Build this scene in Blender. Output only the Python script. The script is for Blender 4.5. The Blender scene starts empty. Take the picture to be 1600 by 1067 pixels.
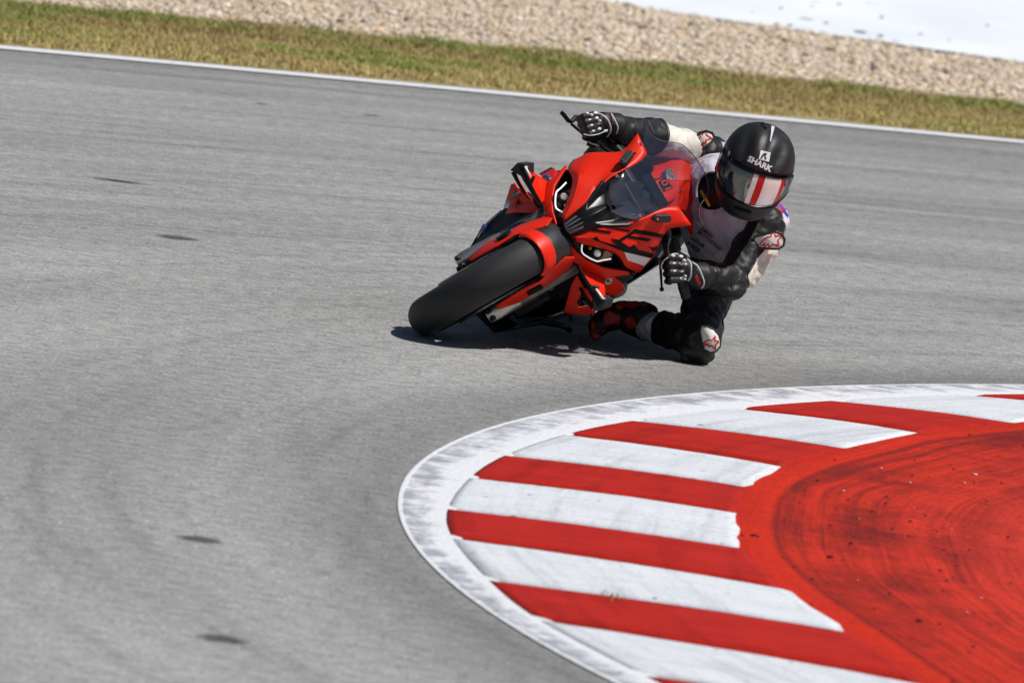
import bpy, bmesh, math, random
import numpy as np
from mathutils import Vector, Matrix, Euler, noise
from mathutils.geometry import tessellate_polygon

random.seed(7)
rng = np.random.default_rng(7)
scene = bpy.context.scene
col = scene.collection
R = math.radians
V = Vector

# ------------------------------------------------------------------ camera
CAM_LOC = (0.25720, -29.43890, 3.00000)
CAM_RIGHT = (0.990268, 0.014064, 0.138461)
CAM_UP = (-0.139173, 0.100073, 0.985199)
CAM_FWD = (0.000000, 0.994881, -0.101056)
BIKE_X = (-0.617887, 0.177176, 0.766044)
BIKE_Y = (-0.275637, -0.961262, 0.000000)
BIKE_Z = (0.736369, -0.211150, 0.642788)

cam_data = bpy.data.cameras.new('camera')
cam_data.lens = 317.25
cam_data.sensor_width = 36.0
cam_data.sensor_fit = 'HORIZONTAL'
cam_data.clip_start = 0.5
cam_data.clip_end = 2000.0
cam_data.dof.use_dof = True
cam_data.dof.focus_distance = 29.75
cam_data.dof.aperture_fstop = 7.5
cam = bpy.data.objects.new('camera', cam_data)
col.objects.link(cam)
mw = Matrix.Identity(4)
for i in range(3):
    mw[i][0] = CAM_RIGHT[i]; mw[i][1] = CAM_UP[i]; mw[i][2] = -CAM_FWD[i]; mw[i][3] = CAM_LOC[i]
cam.matrix_world = mw
scene.camera = cam

# ------------------------------------------------------------------ sky, sun, exposure
SUN_DIR = V((0.47, -0.14, 0.85)).normalized()      # towards the sun
world = bpy.data.worlds.new('World')
scene.world = world
world.use_nodes = True
wn = world.node_tree
bg = wn.nodes['Background']
skyn = wn.nodes.new('ShaderNodeTexSky')
skyn.sky_type = 'NISHITA'
skyn.sun_disc = False
skyn.sun_elevation = math.asin(SUN_DIR.z)
skyn.sun_rotation = math.atan2(SUN_DIR.x, SUN_DIR.y)
skyn.air_density = 1.0
skyn.dust_density = 0.4
wn.links.new(skyn.outputs[0], bg.inputs[0])
bg.inputs[1].default_value = 0.05
sun_data = bpy.data.lights.new('sun', 'SUN')
sun_data.energy = 5.0
sun_data.angle = R(0.53)
sun_data.color = (1.0, 0.965, 0.91)
sun = bpy.data.objects.new('sun', sun_data)
sun.rotation_euler = (-SUN_DIR).to_track_quat('-Z', 'Y').to_euler()
sun.location = (10, -6, 20)
col.objects.link(sun)
scene.view_settings.view_transform = 'Standard'
scene.view_settings.look = 'None'
scene.view_settings.exposure = -0.08
scene.view_settings.gamma = 1.0
scene.view_settings.use_curve_mapping = False
scene.cycles.max_bounces = 8
scene.cycles.transparent_max_bounces = 12
scene.cycles.use_denoising = True

# ------------------------------------------------------------------ materials
def nt(name):
    m = bpy.data.materials.new(name); m.use_nodes = True
    return m, m.node_tree, m.node_tree.nodes['Principled BSDF']

def simple(name, color, rough=0.5, metal=0.0, coat=0.0, spec=0.5, var=0.12, vscale=30.0, bump=0.0, bscale=200.0, coat_rough=0.05, rvar=0.0):
    m, t, p = nt(name)
    p.inputs['Roughness'].default_value = rough
    p.inputs['Metallic'].default_value = metal
    p.inputs['Coat Weight'].default_value = coat
    p.inputs['Coat Roughness'].default_value = coat_rough
    p.inputs['Specular IOR Level'].default_value = spec
    tc = t.nodes.new('ShaderNodeTexCoord')
    n = t.nodes.new('ShaderNodeTexNoise'); n.inputs['Scale'].default_value = vscale; n.inputs['Detail'].default_value = 4
    t.links.new(tc.outputs['Object'], n.inputs['Vector'])
    r = t.nodes.new('ShaderNodeValToRGB')
    r.color_ramp.elements[0].position = 0.3; r.color_ramp.elements[1].position = 0.7
    r.color_ramp.elements[0].color = [c * (1 - var) for c in color] + [1]
    r.color_ramp.elements[1].color = [min(1, c * (1 + var)) for c in color] + [1]
    t.links.new(n.outputs['Fac'], r.inputs[0])
    t.links.new(r.outputs[0], p.inputs['Base Color'])
    if rvar:
        mr = t.nodes.new('ShaderNodeMapRange'); mr.inputs[3].default_value = rough - rvar; mr.inputs[4].default_value = rough + rvar
        t.links.new(n.outputs['Fac'], mr.inputs[0]); t.links.new(mr.outputs[0], p.inputs['Roughness'])
    if bump:
        n2 = t.nodes.new('ShaderNodeTexNoise'); n2.inputs['Scale'].default_value = bscale; n2.inputs['Detail'].default_value = 3
        t.links.new(tc.outputs['Object'], n2.inputs['Vector'])
        b = t.nodes.new('ShaderNodeBump'); b.inputs['Strength'].default_value = bump; b.inputs['Distance'].default_value = 0.004
        t.links.new(n2.outputs['Fac'], b.inputs['Height']); t.links.new(b.outputs[0], p.inputs['Normal'])
    return m

M = {}
M['red'] = simple('red_bodywork', (0.66, 0.018, 0.004), 0.42, coat=0.0, var=0.05, vscale=9, rvar=0.05, spec=0.22)
M['black_gloss'] = simple('black_gloss_plastic', (0.006, 0.006, 0.007), 0.30, coat=0.0, var=0.3, spec=0.16)
M['black_plastic'] = simple('black_matt_plastic', (0.011, 0.011, 0.012), 0.55, var=0.3, bump=0.1)
M['decal_black'] = simple('black_vinyl', (0.004, 0.004, 0.004), 0.5, var=0.2, spec=0.12)
M['white_paint'] = simple('white_bodywork', (0.72, 0.72, 0.74), 0.35, var=0.04)
M['silver'] = simple('cast_aluminium', (0.50, 0.49, 0.47), 0.34, metal=0.9, var=0.08, bump=0.03, rvar=0.06)
M['grey_metal'] = simple('worn_grey_metal', (0.16, 0.15, 0.135), 0.38, metal=0.8, var=0.3)
M['bronze'] = simple('fork_tube', (0.20, 0.16, 0.11), 0.32, metal=0.85, var=0.25)
M['disc'] = simple('brake_disc_steel', (0.28, 0.26, 0.24), 0.3, metal=0.9, var=0.3)
M['bolt'] = simple('bolt_steel', (0.75, 0.74, 0.72), 0.2, metal=1.0, var=0.05)
M['engine'] = simple('dark_engine_castings', (0.014, 0.014, 0.015), 0.6, metal=0.2, var=0.5, bump=0.6, bscale=60)
M['slat'] = simple('grey_intake_slats', (0.07, 0.072, 0.078), 0.45, var=0.2)
M['blue'] = simple('blue_vinyl', (0.02, 0.06, 0.42), 0.4, var=0.1)
M['yellow'] = simple('amber_plastic', (0.55, 0.36, 0.03), 0.4, var=0.1)

def rubber():
    m, t, p = nt('tyre_rubber')
    p.inputs['Roughness'].default_value = 0.62
    tc = t.nodes.new('ShaderNodeTexCoord')
    mp = t.nodes.new('ShaderNodeMapping'); mp.inputs['Scale'].default_value = (60, 4, 4)
    n = t.nodes.new('ShaderNodeTexNoise'); n.inputs['Scale'].default_value = 1.0; n.inputs['Detail'].default_value = 5
    t.links.new(tc.outputs['Object'], mp.inputs[0]); t.links.new(mp.outputs[0], n.inputs['Vector'])
    r = t.nodes.new('ShaderNodeValToRGB')
    r.color_ramp.elements[0].position = 0.3; r.color_ramp.elements[0].color = (0.010, 0.010, 0.011, 1)
    r.color_ramp.elements[1].position = 0.72; r.color_ramp.elements[1].color = (0.020, 0.0195, 0.020, 1)
    t.links.new(n.outputs['Fac'], r.inputs[0]); t.links.new(r.outputs[0], p.inputs['Base Color'])
    mr = t.nodes.new('ShaderNodeMapRange'); mr.inputs[3].default_value = 0.55; mr.inputs[4].default_value = 0.85
    t.links.new(n.outputs['Fac'], mr.inputs[0]); t.links.new(mr.outputs[0], p.inputs['Roughness'])
    return m
M['rubber'] = rubber()

def glass(name, tint, base=0.05, dark=0.0):
    m = bpy.data.materials.new(name); m.use_nodes = True
    t = m.node_tree; t.nodes.clear()
    out = t.nodes.new('ShaderNodeOutputMaterial'); mix = t.nodes.new('ShaderNodeMixShader')
    tr = t.nodes.new('ShaderNodeBsdfTransparent'); tr.inputs[0].default_value = (*tint, 1)
    gl = t.nodes.new('ShaderNodeBsdfGlossy'); gl.inputs['Roughness'].default_value = 0.04
    fr = t.nodes.new('ShaderNodeFresnel'); fr.inputs[0].default_value = 1.38
    geo = t.nodes.new('ShaderNodeNewGeometry'); mi_ = t.nodes.new('ShaderNodeMapRange')
    mi_.inputs[3].default_value = 1.5; mi_.inputs[4].default_value = 1 / 1.5
    t.links.new(geo.outputs['Backfacing'], mi_.inputs[0]); t.links.new(mi_.outputs[0], fr.inputs[0])
    ad = t.nodes.new('ShaderNodeMath'); ad.operation = 'ADD'; ad.inputs[1].default_value = base; ad.use_clamp = True
    tc = t.nodes.new('ShaderNodeTexCoord'); n = t.nodes.new('ShaderNodeTexNoise'); n.inputs['Scale'].default_value = 7
    bp = t.nodes.new('ShaderNodeBump'); bp.inputs['Strength'].default_value = 0.03; bp.inputs['Distance'].default_value = 0.01
    t.links.new(tc.outputs['Object'], n.inputs['Vector']); t.links.new(n.outputs['Fac'], bp.inputs['Height'])
    t.links.new(bp.outputs[0], gl.inputs['Normal']); t.links.new(bp.outputs[0], fr.inputs['Normal'])
    t.links.new(fr.outputs[0], ad.inputs[0]); t.links.new(ad.outputs[0], mix.inputs[0])
    t.links.new(tr.outputs[0], mix.inputs[1]); t.links.new(gl.outputs[0], mix.inputs[2]); t.links.new(mix.outputs[0], out.inputs[0])
    return m
M['screen'] = glass('smoked_clear_screen', (0.68, 0.69, 0.80), 0.15)
M['lens'] = glass('clear_lens', (0.9, 0.9, 0.9), 0.03)

def emitter(name, c, s):
    m, t, p = nt(name)
    p.inputs['Base Color'].default_value = (*c, 1); p.inputs['Emission Color'].default_value = (*c, 1)
    p.inputs['Emission Strength'].default_value = s; p.inputs['Roughness'].default_value = 0.3
    return m
M['drl'] = emitter('daylight_running_light', (1.0, 0.97, 0.92), 0.6)
M['led'] = simple('headlamp_projector', (0.75, 0.74, 0.70), 0.08, metal=0.9, var=0.35, vscale=160, bump=0.8, bscale=190)
M['led'].node_tree.nodes['Principled BSDF'].inputs['Emission Color'].default_value = (1, .97, .9, 1)
M['led'].node_tree.nodes['Principled BSDF'].inputs['Emission Strength'].default_value = 0.15

def leather(name, c, rough=0.42, spec=0.5):
    m, t, p = nt(name)
    p.inputs['Roughness'].default_value = rough; p.inputs['Specular IOR Level'].default_value = spec
    tc = t.nodes.new('ShaderNodeTexCoord')
    n = t.nodes.new('ShaderNodeTexNoise'); n.inputs['Scale'].default_value = 14; n.inputs['Detail'].default_value = 6; n.inputs['Roughness'].default_value = 0.6
    t.links.new(tc.outputs['Object'], n.inputs['Vector'])
    r = t.nodes.new('ShaderNodeValToRGB'); r.color_ramp.elements[0].position = 0.3; r.color_ramp.elements[1].position = 0.75
    r.color_ramp.elements[0].color = [x * 0.75 for x in c] + [1]; r.color_ramp.elements[1].color = [min(1, x * 1.3) for x in c] + [1]
    t.links.new(n.outputs['Fac'], r.inputs[0]); t.links.new(r.outputs[0], p.inputs['Base Color'])
    mp = t.nodes.new('ShaderNodeMapping'); mp.inputs['Scale'].default_value = (1.0, 1.0, 1.6)
    n2 = t.nodes.new('ShaderNodeTexNoise'); n2.inputs['Scale'].default_value = 38; n2.inputs['Detail'].default_value = 4; n2.inputs['Distortion'].default_value = 0.8
    t.links.new(tc.outputs['Object'], mp.inputs[0]); t.links.new(mp.outputs[0], n2.inputs['Vector'])
    b = t.nodes.new('ShaderNodeBump'); b.inputs['Strength'].default_value = 0.28; b.inputs['Distance'].default_value = 0.006
    t.links.new(n2.outputs['Fac'], b.inputs['Height']); t.links.new(b.outputs[0], p.inputs['Normal'])
    return m
M['leather'] = leather('black_leather', (0.011, 0.011, 0.012), 0.52, 0.35)
M['leather_white'] = leather('cream_leather', (0.66, 0.62, 0.55), 0.6)
M['leather_red'] = leather('red_leather', (0.42, 0.022, 0.012), 0.5)
M['leather_grey'] = leather('grey_leather', (0.46, 0.46, 0.50), 0.6)
M['armour'] = simple('white_hard_armour', (0.74, 0.72, 0.66), 0.3, var=0.05, coat=0.2)
M['armour_edge'] = simple('black_rubber_edge', (0.012, 0.012, 0.012), 0.5)
M['red_print'] = simple('red_print', (0.55, 0.02, 0.012), 0.45, var=0.08)
M['white_trim'] = simple('white_trim', (0.62, 0.62, 0.64), 0.45, var=0.12)
M['cloth'] = leather('lilac_white_vest_cloth', (0.52, 0.49, 0.58), 0.85, 0.15)
M['cloth_print'] = simple('dark_vest_print', (0.05, 0.045, 0.07), 0.7)
M['helmet'] = simple('matt_black_helmet', (0.011, 0.011, 0.012), 0.5, var=0.2, coat=0.0, spec=0.4)
M['chrome_visor'] = simple('mirrored_visor', (0.20, 0.20, 0.19), 0.10, metal=1.0, var=0.02)
M['visor_refl_silver'] = simple('silver_visor_reflection', (0.80, 0.79, 0.77), 0.30, metal=0.25, var=0.03)
M['visor_refl_red'] = simple('red_visor_reflection', (0.50, 0.025, 0.02), 0.30, metal=0.4, var=0.03)
M['visor_refl_dark'] = simple('dark_visor_reflection', (0.015, 0.015, 0.016), 0.12, var=0.03)

# ------------------------------------------------------------------ mesh helpers
def link(name, me, mat=None, parent=None, smooth=30):
    o = bpy.data.objects.new(name, me); col.objects.link(o)
    if mat is not None:
        me.materials.clear(); me.materials.append(mat)
    if parent is not None: o.parent = parent
    if smooth:
        me.polygons.foreach_set('use_smooth', [True] * len(me.polygons))
        me.set_sharp_from_angle(angle=R(smooth))
    return o

def mesh_from(verts, faces):
    me = bpy.data.meshes.new('mesh'); me.from_pydata([tuple(v) for v in verts], [], faces); me.update(); return me

def empty(name, loc=(0, 0, 0)):
    o = bpy.data.objects.new(name, None); o.location = loc; o.empty_display_size = 0.1; col.objects.link(o); return o

def tag(o, label=None, cat=None, group=None, kind=None):
    if label: o['label'] = label
    if cat: o['category'] = cat
    if group: o['group'] = group
    if kind: o['kind'] = kind
    return o

def mx(p): return (-p[0], p[1], p[2])

def panel(name, pts, faces, mat, parent, thick=0.004, ref=(0, -0.45, 0.45), bevel=0.002, mirror=False, sub=0, smooth=28, both=False, creases=None):
    """A shell of polygons with real thickness, facing away from ref."""
    pts = [V(p) for p in pts]
    fs = [list(f) for f in faces]
    if mirror: pts = [V(mx(p)) for p in pts]
    if both:
        n = len(pts); idx = []
        for i, p in enumerate(list(pts)):
            if abs(p.x) < 0.004: pts[i].x = 0.0; idx.append(i)
            else: idx.append(len(pts)); pts.append(V(mx(p)))
        fs += [[idx[i] for i in reversed(f)] for f in fs]
    me = mesh_from(pts, fs)
    bm = bmesh.new(); bm.from_mesh(me)
    bmesh.ops.recalc_face_normals(bm, faces=bm.faces)
    s = 0; rf = V(ref)
    for f in bm.faces: s += (f.calc_center_median() - rf).dot(f.normal) * f.calc_area()
    if s < 0: bmesh.ops.reverse_faces(bm, faces=bm.faces)
    bm.to_mesh(me); bm.free()
    o = link(name, me, mat, parent, smooth)
    if creases:
        at = me.attributes.new('crease_edge', 'FLOAT', 'EDGE')
        at.data.foreach_set('value', [creases.get(frozenset(e.vertices), 0.0) for e in me.edges])
    if sub:
        md = o.modifiers.new('sub', 'SUBSURF'); md.levels = sub; md.render_levels = sub
    md = o.modifiers.new('solid', 'SOLIDIFY'); md.thickness = thick; md.offset = -1
    if bevel:
        md = o.modifiers.new('bevel', 'BEVEL'); md.width = bevel; md.segments = 2; md.limit_method = 'ANGLE'; md.angle_limit = R(25)
    return o

def tube_data(pts, rad, n=10, closed=False, flat=1.0):
    pts = [V(p) for p in pts]
    if not isinstance(rad, (list, tuple)): rad = [rad] * len(pts)
    vs, fs = [], []
    prev = None
    N = len(pts)
    for i, p in enumerate(pts):
        a = pts[i - 1] if (i > 0 or closed) else p
        b = pts[(i + 1) % N] if (i < N - 1 or closed) else p
        d = (b - a).normalized()
        if prev is None:
            u = d.orthogonal().normalized()
        else:
            u = (prev - d * prev.dot(d)).normalized()
        prev = u; w = d.cross(u)
        for k in range(n):
            t = 2 * math.pi * k / n
            vs.append(p + (u * math.cos(t) + w * math.sin(t) * flat) * rad[i])
    m = N if closed else N - 1
    for i in range(m):
        j = (i + 1) % N
        for k in range(n):
            fs.append([i * n + k, i * n + (k + 1) % n, j * n + (k + 1) % n, j * n + k])
    if not closed:
        fs.append(list(range(n))[::-1]); fs.append([(N - 1) * n + k for k in range(n)])
    return vs, fs

class MB:
    def __init__(s): s.v = []; s.f = []
    def add(s, vf):
        o = len(s.v); s.v += list(vf[0]); s.f += [[i + o for i in f] for f in vf[1]]; return s
    def tube(s, pts, rad, n=10, closed=False, flat=1.0): return s.add(tube_data(pts, rad, n, closed, flat))
    def box(s, c, d, rot=None):
        c = V(c); rot = rot or Matrix.Identity(3)
        vs = [c + rot @ V((x * d[0] / 2, y * d[1] / 2, z * d[2] / 2)) for x in (-1, 1) for y in (-1, 1) for z in (-1, 1)]
        return s.add((vs, [[0, 1, 3, 2], [4, 6, 7, 5], [0, 4, 5, 1], [2, 3, 7, 6], [0, 2, 6, 4], [1, 5, 7, 3]]))
    def lathe(s, c, axis, prof, n=48, closed=False):
        """prof: (offset along the axis, radius)"""
        c = V(c); ax = V(axis).normalized(); u = ax.orthogonal().normalized(); w = ax.cross(u)
        vs = [c + ax * h + (u * math.cos(2 * math.pi * k / n) + w * math.sin(2 * math.pi * k / n)) * r for h, r in prof for k in range(n)]
        P = len(prof); fs = []
        for i in range(P if closed else P - 1):
            j = (i + 1) % P
            for k in range(n): fs.append([i * n + k, i * n + (k + 1) % n, j * n + (k + 1) % n, j * n + k])
        if not closed:
            fs.append(list(range(n))[::-1]); fs.append([(P - 1) * n + k for k in range(n)])
        return s.add((vs, fs))
    def ball(s, c, r, n=10):
        c = V(c); r = r if isinstance(r, (list, tuple)) else (r, r, r)
        bm = bmesh.new(); bmesh.ops.create_uvsphere(bm, u_segments=n * 2, v_segments=n, radius=1)
        vs = [c + V((v.co.x * r[0], v.co.y * r[1], v.co.z * r[2])) for v in bm.verts]
        fs = [[v.index for v in f.verts] for f in bm.faces]; bm.free()
        return s.add((vs, fs))
    def build(s, name, mat, parent=None, smooth=30, bevel=0.0, recalc=True):
        me = mesh_from(s.v, s.f)
        if recalc:
            bm = bmesh.new(); bm.from_mesh(me); bmesh.ops.recalc_face_normals(bm, faces=bm.faces); bm.to_mesh(me); bm.free()
        o = link(name, me, mat, parent, smooth)
        if bevel:
            md = o.modifiers.new('bevel', 'BEVEL'); md.width = bevel; md.segments = 2; md.limit_method = 'ANGLE'
        return o

def poly_decal(name, polys, mat, parent, target, off=0.0015, cuts=3, mirror=False, direction=None):
    """Flat print laid on a surface: filled polygons, subdivided, wrapped on to the target."""
    vs, fs = [], []
    for poly in polys:
        P = [V(mx(p)) if mirror else V(p) for p in poly]
        o = len(vs); vs += P
        for tri in tessellate_polygon([P]): fs.append([o + i for i in tri])
    me = mesh_from(vs, fs)
    bm = bmesh.new(); bm.from_mesh(me)
    bmesh.ops.subdivide_edges(bm, edges=bm.edges, cuts=cuts, use_grid_fill=True)
    bm.to_mesh(me); bm.free()
    lay_on(me, target, off, direction)
    return link(name, me, mat, parent, 0)

_trees = {}
def lay_on(me, target, off, direction=None):
    """Put a flat print on the surface it is printed on."""
    from mathutils.bvhtree import BVHTree
    if target.name not in _trees:
        dg = bpy.context.evaluated_depsgraph_get(); ev = target.evaluated_get(dg); em = ev.to_mesh()
        _trees[target.name] = BVHTree.FromPolygons([v.co.copy() for v in em.vertices], [list(p.vertices) for p in em.polygons]); ev.to_mesh_clear()
    tree = _trees[target.name]
    for v in me.vertices:
        hit = None
        if direction is not None:
            d = V(direction).normalized(); hit = tree.ray_cast(v.co + d * 0.4, -d, 0.8)
            if hit[0] is None: hit = None
        if hit is None:
            hit = tree.find_nearest(v.co)
        n = hit[1]
        if direction is not None and n.dot(V(direction)) < 0: n = -n
        v.co = hit[0] + n * off
def text_polys(body, origin, ux, uy, h, align='CENTER', bold=0.0, shear=0.0, spacing=1.0):
    """Lettering as triangles in the plane origin + x*ux + y*uy."""
    cu = bpy.data.curves.new('lettering', 'FONT'); cu.body = body; cu.size = h; cu.align_x = align; cu.align_y = 'CENTER'
    cu.offset = bold; cu.resolution_u = 2; cu.shear = shear; cu.space_character = spacing
    ob = bpy.data.objects.new('lettering', cu); col.objects.link(ob)
    dg = bpy.context.evaluated_depsgraph_get()
    me = bpy.data.meshes.new_from_object(ob.evaluated_get(dg))
    bpy.data.objects.remove(ob); bpy.data.curves.remove(cu)
    O = V(origin); X = V(ux).normalized(); Y = V(uy); Y = (Y - X * Y.dot(X)).normalized()
    vs = [O + X * v.co.x + Y * v.co.y for v in me.vertices]
    fs = [list(p.vertices) for p in me.polygons]
    return vs, fs

def text_decal(name, body, origin, ux, uy, h, mat, parent, target, off=0.0015, normal=None, **kw):
    vs, fs = text_polys(body, origin, ux, uy, h, **kw)
    me = mesh_from(vs, fs)
    bm = bmesh.new(); bm.from_mesh(me)
    bmesh.ops.triangulate(bm, faces=bm.faces)
    long_e = [e for e in bm.edges if e.calc_length() > h * 0.35]
    if long_e: bmesh.ops.subdivide_edges(bm, edges=long_e, cuts=2)
    bm.to_mesh(me); bm.free()
    if target is not None: lay_on(me, target, off, normal)
    return link(name, me, mat, parent, 0)

def lerp(a, b, t): return V(a) * (1 - t) + V(b) * t

def catmull(P, n=8):
    P = [V(p) for p in P]; P = [P[0] * 2 - P[1]] + P + [P[-1] * 2 - P[-2]]; out = []
    for i in range(1, len(P) - 2):
        p0, p1, p2, p3 = P[i - 1:i + 3]
        for k in range(n):
            t = k / n
            out.append(0.5 * ((2 * p1) + (p2 - p0) * t + (2 * p0 - 5 * p1 + 4 * p2 - p3) * t * t + (3 * p1 - p0 - 3 * p2 + p3) * t ** 3))
    out.append(P[-2]); return out

# ================================================================== THE GROUND
def math_node(t, op, a, b=None, clamp=False):
    n = t.nodes.new('ShaderNodeMath'); n.operation = op; n.use_clamp = clamp
    for i, x in enumerate((a, b)):
        if x is None: continue
        if isinstance(x, (int, float)): n.inputs[i].default_value = x
        else: t.links.new(x, n.inputs[i])
    return n.outputs[0]

def ramp(t, src, stops):
    r = t.nodes.new('ShaderNodeValToRGB'); e = r.color_ramp.elements
    while len(e) < len(stops): e.new(0.5)
    for k, (p, c) in enumerate(stops):
        e[k].position = p; e[k].color = (c, c, c, 1) if isinstance(c, (int, float)) else (*c, 1)
    t.links.new(src, r.inputs[0]); return r.outputs[0]

def noise_node(t, vec, scale, detail=4, rough=0.5, dist=0.0, dims='3D'):
    n = t.nodes.new('ShaderNodeTexNoise'); n.inputs['Scale'].default_value = scale; n.inputs['Detail'].default_value = detail
    n.inputs['Roughness'].default_value = rough; n.inputs['Distortion'].default_value = dist
    t.links.new(vec, n.inputs['Vector']); return n.outputs['Fac']

def mapping(t, vec, rot=0.0, scale=(1, 1, 1), loc=(0, 0, 0)):
    m = t.nodes.new('ShaderNodeMapping'); m.inputs['Rotation'].default_value = (0, 0, rot); m.inputs['Scale'].default_value = scale
    m.inputs['Location'].default_value = loc
    t.links.new(vec, m.inputs[0]); return m.outputs[0]

def mixc(t, fac, a, b, mode='MIX'):
    m = t.nodes.new('ShaderNodeMix'); m.data_type = 'RGBA'; m.blend_type = mode
    for key, x in ((0, fac), (6, a), (7, b)):
        if isinstance(x, (int, float)): m.inputs[key].default_value = x
        elif isinstance(x, tuple): m.inputs[key].default_value = (*x, 1)
        else: t.links.new(x, m.inputs[key])
    return m.outputs[2]

def asphalt_material():
    m, t, p = nt('asphalt')
    tc = t.nodes.new('ShaderNodeTexCoord').outputs['Object']
    fine = noise_node(t, tc, 80, 3, 0.65)
    mid = noise_node(t, tc, 17, 4, 0.6)
    big = noise_node(t, tc, 0.35, 3, 0.5)
    # rubber laid down along the racing direction
    sx = t.nodes.new('ShaderNodeSeparateXYZ'); t.links.new(tc, sx.inputs[0])
    dx = math_node(t, 'SUBTRACT', sx.outputs[0], APEX_C[0]); dy = math_node(t, 'SUBTRACT', sx.outputs[1], APEX_C[1])
    d = math_node(t, 'SQRT', math_node(t, 'ADD', math_node(t, 'MULTIPLY', dx, dx), math_node(t, 'MULTIPLY', dy, dy)))
    ang = math_node(t, 'MULTIPLY', math_node(t, 'ARCTAN2', dy, math_node(t, 'MULTIPLY', dx, -1.0)), 12.0)
    cb = t.nodes.new('ShaderNodeCombineXYZ'); t.links.new(d, cb.inputs[0]); t.links.new(ang, cb.inputs[1])
    st = noise_node(t, mapping(t, cb.outputs[0], 0, (1.1, 0.10, 1)), 1.0, 4, 0.6)
    st2 = noise_node(t, mapping(t, cb.outputs[0], 0, (7.0, 0.30, 1)), 1.0, 4, 0.65)
    g = ramp(t, fine, [(0.30, 0.14), (0.5, 0.275), (0.72, 0.42)])
    g2 = ramp(t, mid, [(0.3, 0.72), (0.5, 1.0), (0.7, 1.22)])
    c = mixc(t, 1.0, g, g2, 'MULTIPLY')
    c = mixc(t, 1.0, c, ramp(t, big, [(0.3, 0.88), (0.7, 1.10)]), 'MULTIPLY')
    c = mixc(t, 1.0, c, ramp(t, st, [(0.3, 0.86), (0.62, 1.08)]), 'MULTIPLY')
    c = mixc(t, 1.0, c, ramp(t, st2, [(0.30, 0.80), (0.45, 0.98), (0.7, 1.06)]), 'MULTIPLY')
    # seams and rubber lines running along with the far edge of the track
    e = math_node(t, 'SUBTRACT', sx.outputs[1], math_node(t, 'ADD', math_node(t, 'MULTIPLY', sx.outputs[0], math_node(t, 'SUBTRACT', 0.642, math_node(t, 'MULTIPLY', sx.outputs[0], 0.006))), 10.915))
    ce = t.nodes.new('ShaderNodeCombineXYZ'); t.links.new(e, ce.inputs[0]); t.links.new(sx.outputs[0], ce.inputs[1])
    ln = noise_node(t, mapping(t, ce.outputs[0], 0, (0.75, 0.07, 1)), 1.0, 5, 0.62)
    ln2 = noise_node(t, mapping(t, ce.outputs[0], 0, (3.2, 0.22, 1), (4, 1, 0)), 1.0, 4, 0.6)
    thin = ramp(t, math_node(t, 'ABSOLUTE', math_node(t, 'SUBTRACT', ln, 0.5)), [(0.0, 0.80), (0.012, 1.0)])
    farw = ramp(t, math_node(t, 'DIVIDE', math_node(t, 'ADD', e, 14.0), 14.0), [(0.15, 0.0), (0.5, 1.0)])
    c = mixc(t, farw, c, mixc(t, 1.0, mixc(t, 1.0, c, thin, 'MULTIPLY'), ramp(t, ln2, [(0.3, 0.86), (0.6, 1.05)]), 'MULTIPLY'))
    edge_dark = ramp(t, math_node(t, 'ADD', math_node(t, 'DIVIDE', e, 1.6), 1.0), [(0.0, 1.0), (0.45, 0.93), (0.56, 0.80), (0.60, 0.95), (0.9, 0.78)])
    c = mixc(t, 1.0, c, edge_dark, 'MULTIPLY')
    # darker rubbered lane hugging the kerb: distance from the apex circle
    d = math_node(t, 'SUBTRACT', d, APEX_C[2])
    d = math_node(t, 'ADD', d, math_node(t, 'MULTIPLY', math_node(t, 'SUBTRACT', noise_node(t, tc, 0.8, 3), 0.5), 0.25))
    lane = ramp(t, d, [(0.0, 0.82), (0.10, 0.72), (0.30, 0.88), (0.55, 1.06), (0.85, 1.0)])
    c = mixc(t, 1.0, c, lane, 'MULTIPLY')
    c = mixc(t, 1.0, c, (1.0, 0.995, 0.98), 'MULTIPLY')
    t.links.new(c, p.inputs['Base Color'])
    p.inputs['Roughness'].default_value = 0.82
    p.inputs['Specular IOR Level'].default_value = 0.35
    b = t.nodes.new('ShaderNodeBump'); b.inputs['Strength'].default_value = 0.55; b.inputs['Distance'].default_value = 0.006
    t.links.new(fine, b.inputs['Height']); t.links.new(b.outputs[0], p.inputs['Normal'])
    return m


APEX_C = (8.6618, -4.5022, 8.6415)      # centre and radius of the kerb's outer edge

def y_line(x): return 10.915 + 0.642 * x - 0.006 * x * x - 0.012 * max(0.0, abs(x) - 3) ** 2
def y_grass(x):
    xx = max(-3.0, min(3.0, x)); return 13.38 + 0.561 * xx - 0.045 * xx * xx - (10.915 + 0.642 * xx - 0.006 * xx * xx) + y_line(x)
def y_white(x):
    xx = max(-3.0, min(3.5, x)); return 18.25 - 0.04 * xx - y_grass(xx) + y_grass(x)

def strip(name, xs, fa, fb, z, mat, kind='structure', rows=6, jit=0.0, relief=0.0):
    vs, fs = [], []
    for x in xs:
        a, b = fa(x), fb(x)
        for k in range(rows + 1):
            t = k / rows; y = a + (b - a) * t
            if jit and k in (0, rows): y += jit * (noise.noise((x * 2.2, k * 3.1, 1)) + 0.5 * noise.noise((x * 9, k * 3.1, 4)))
            zz = z + (relief * noise.noise((x * 1.3, y * 1.3, 2)) if relief and k not in (0,) else 0)
            vs.append((x, y, zz))
    n = rows + 1
    for i in range(len(xs) - 1):
        for k in range(rows): fs.append([i * n + k, (i + 1) * n + k, (i + 1) * n + k + 1, i * n + k + 1])
    o = link(name, mesh_from(vs, fs), mat, None, 60); tag(o, kind=kind); return o

XS = [x for x in np.concatenate([np.arange(-60, -6, 2.0), np.arange(-6, 6.01, 0.1), np.arange(8, 61, 2.0)])]

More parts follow.
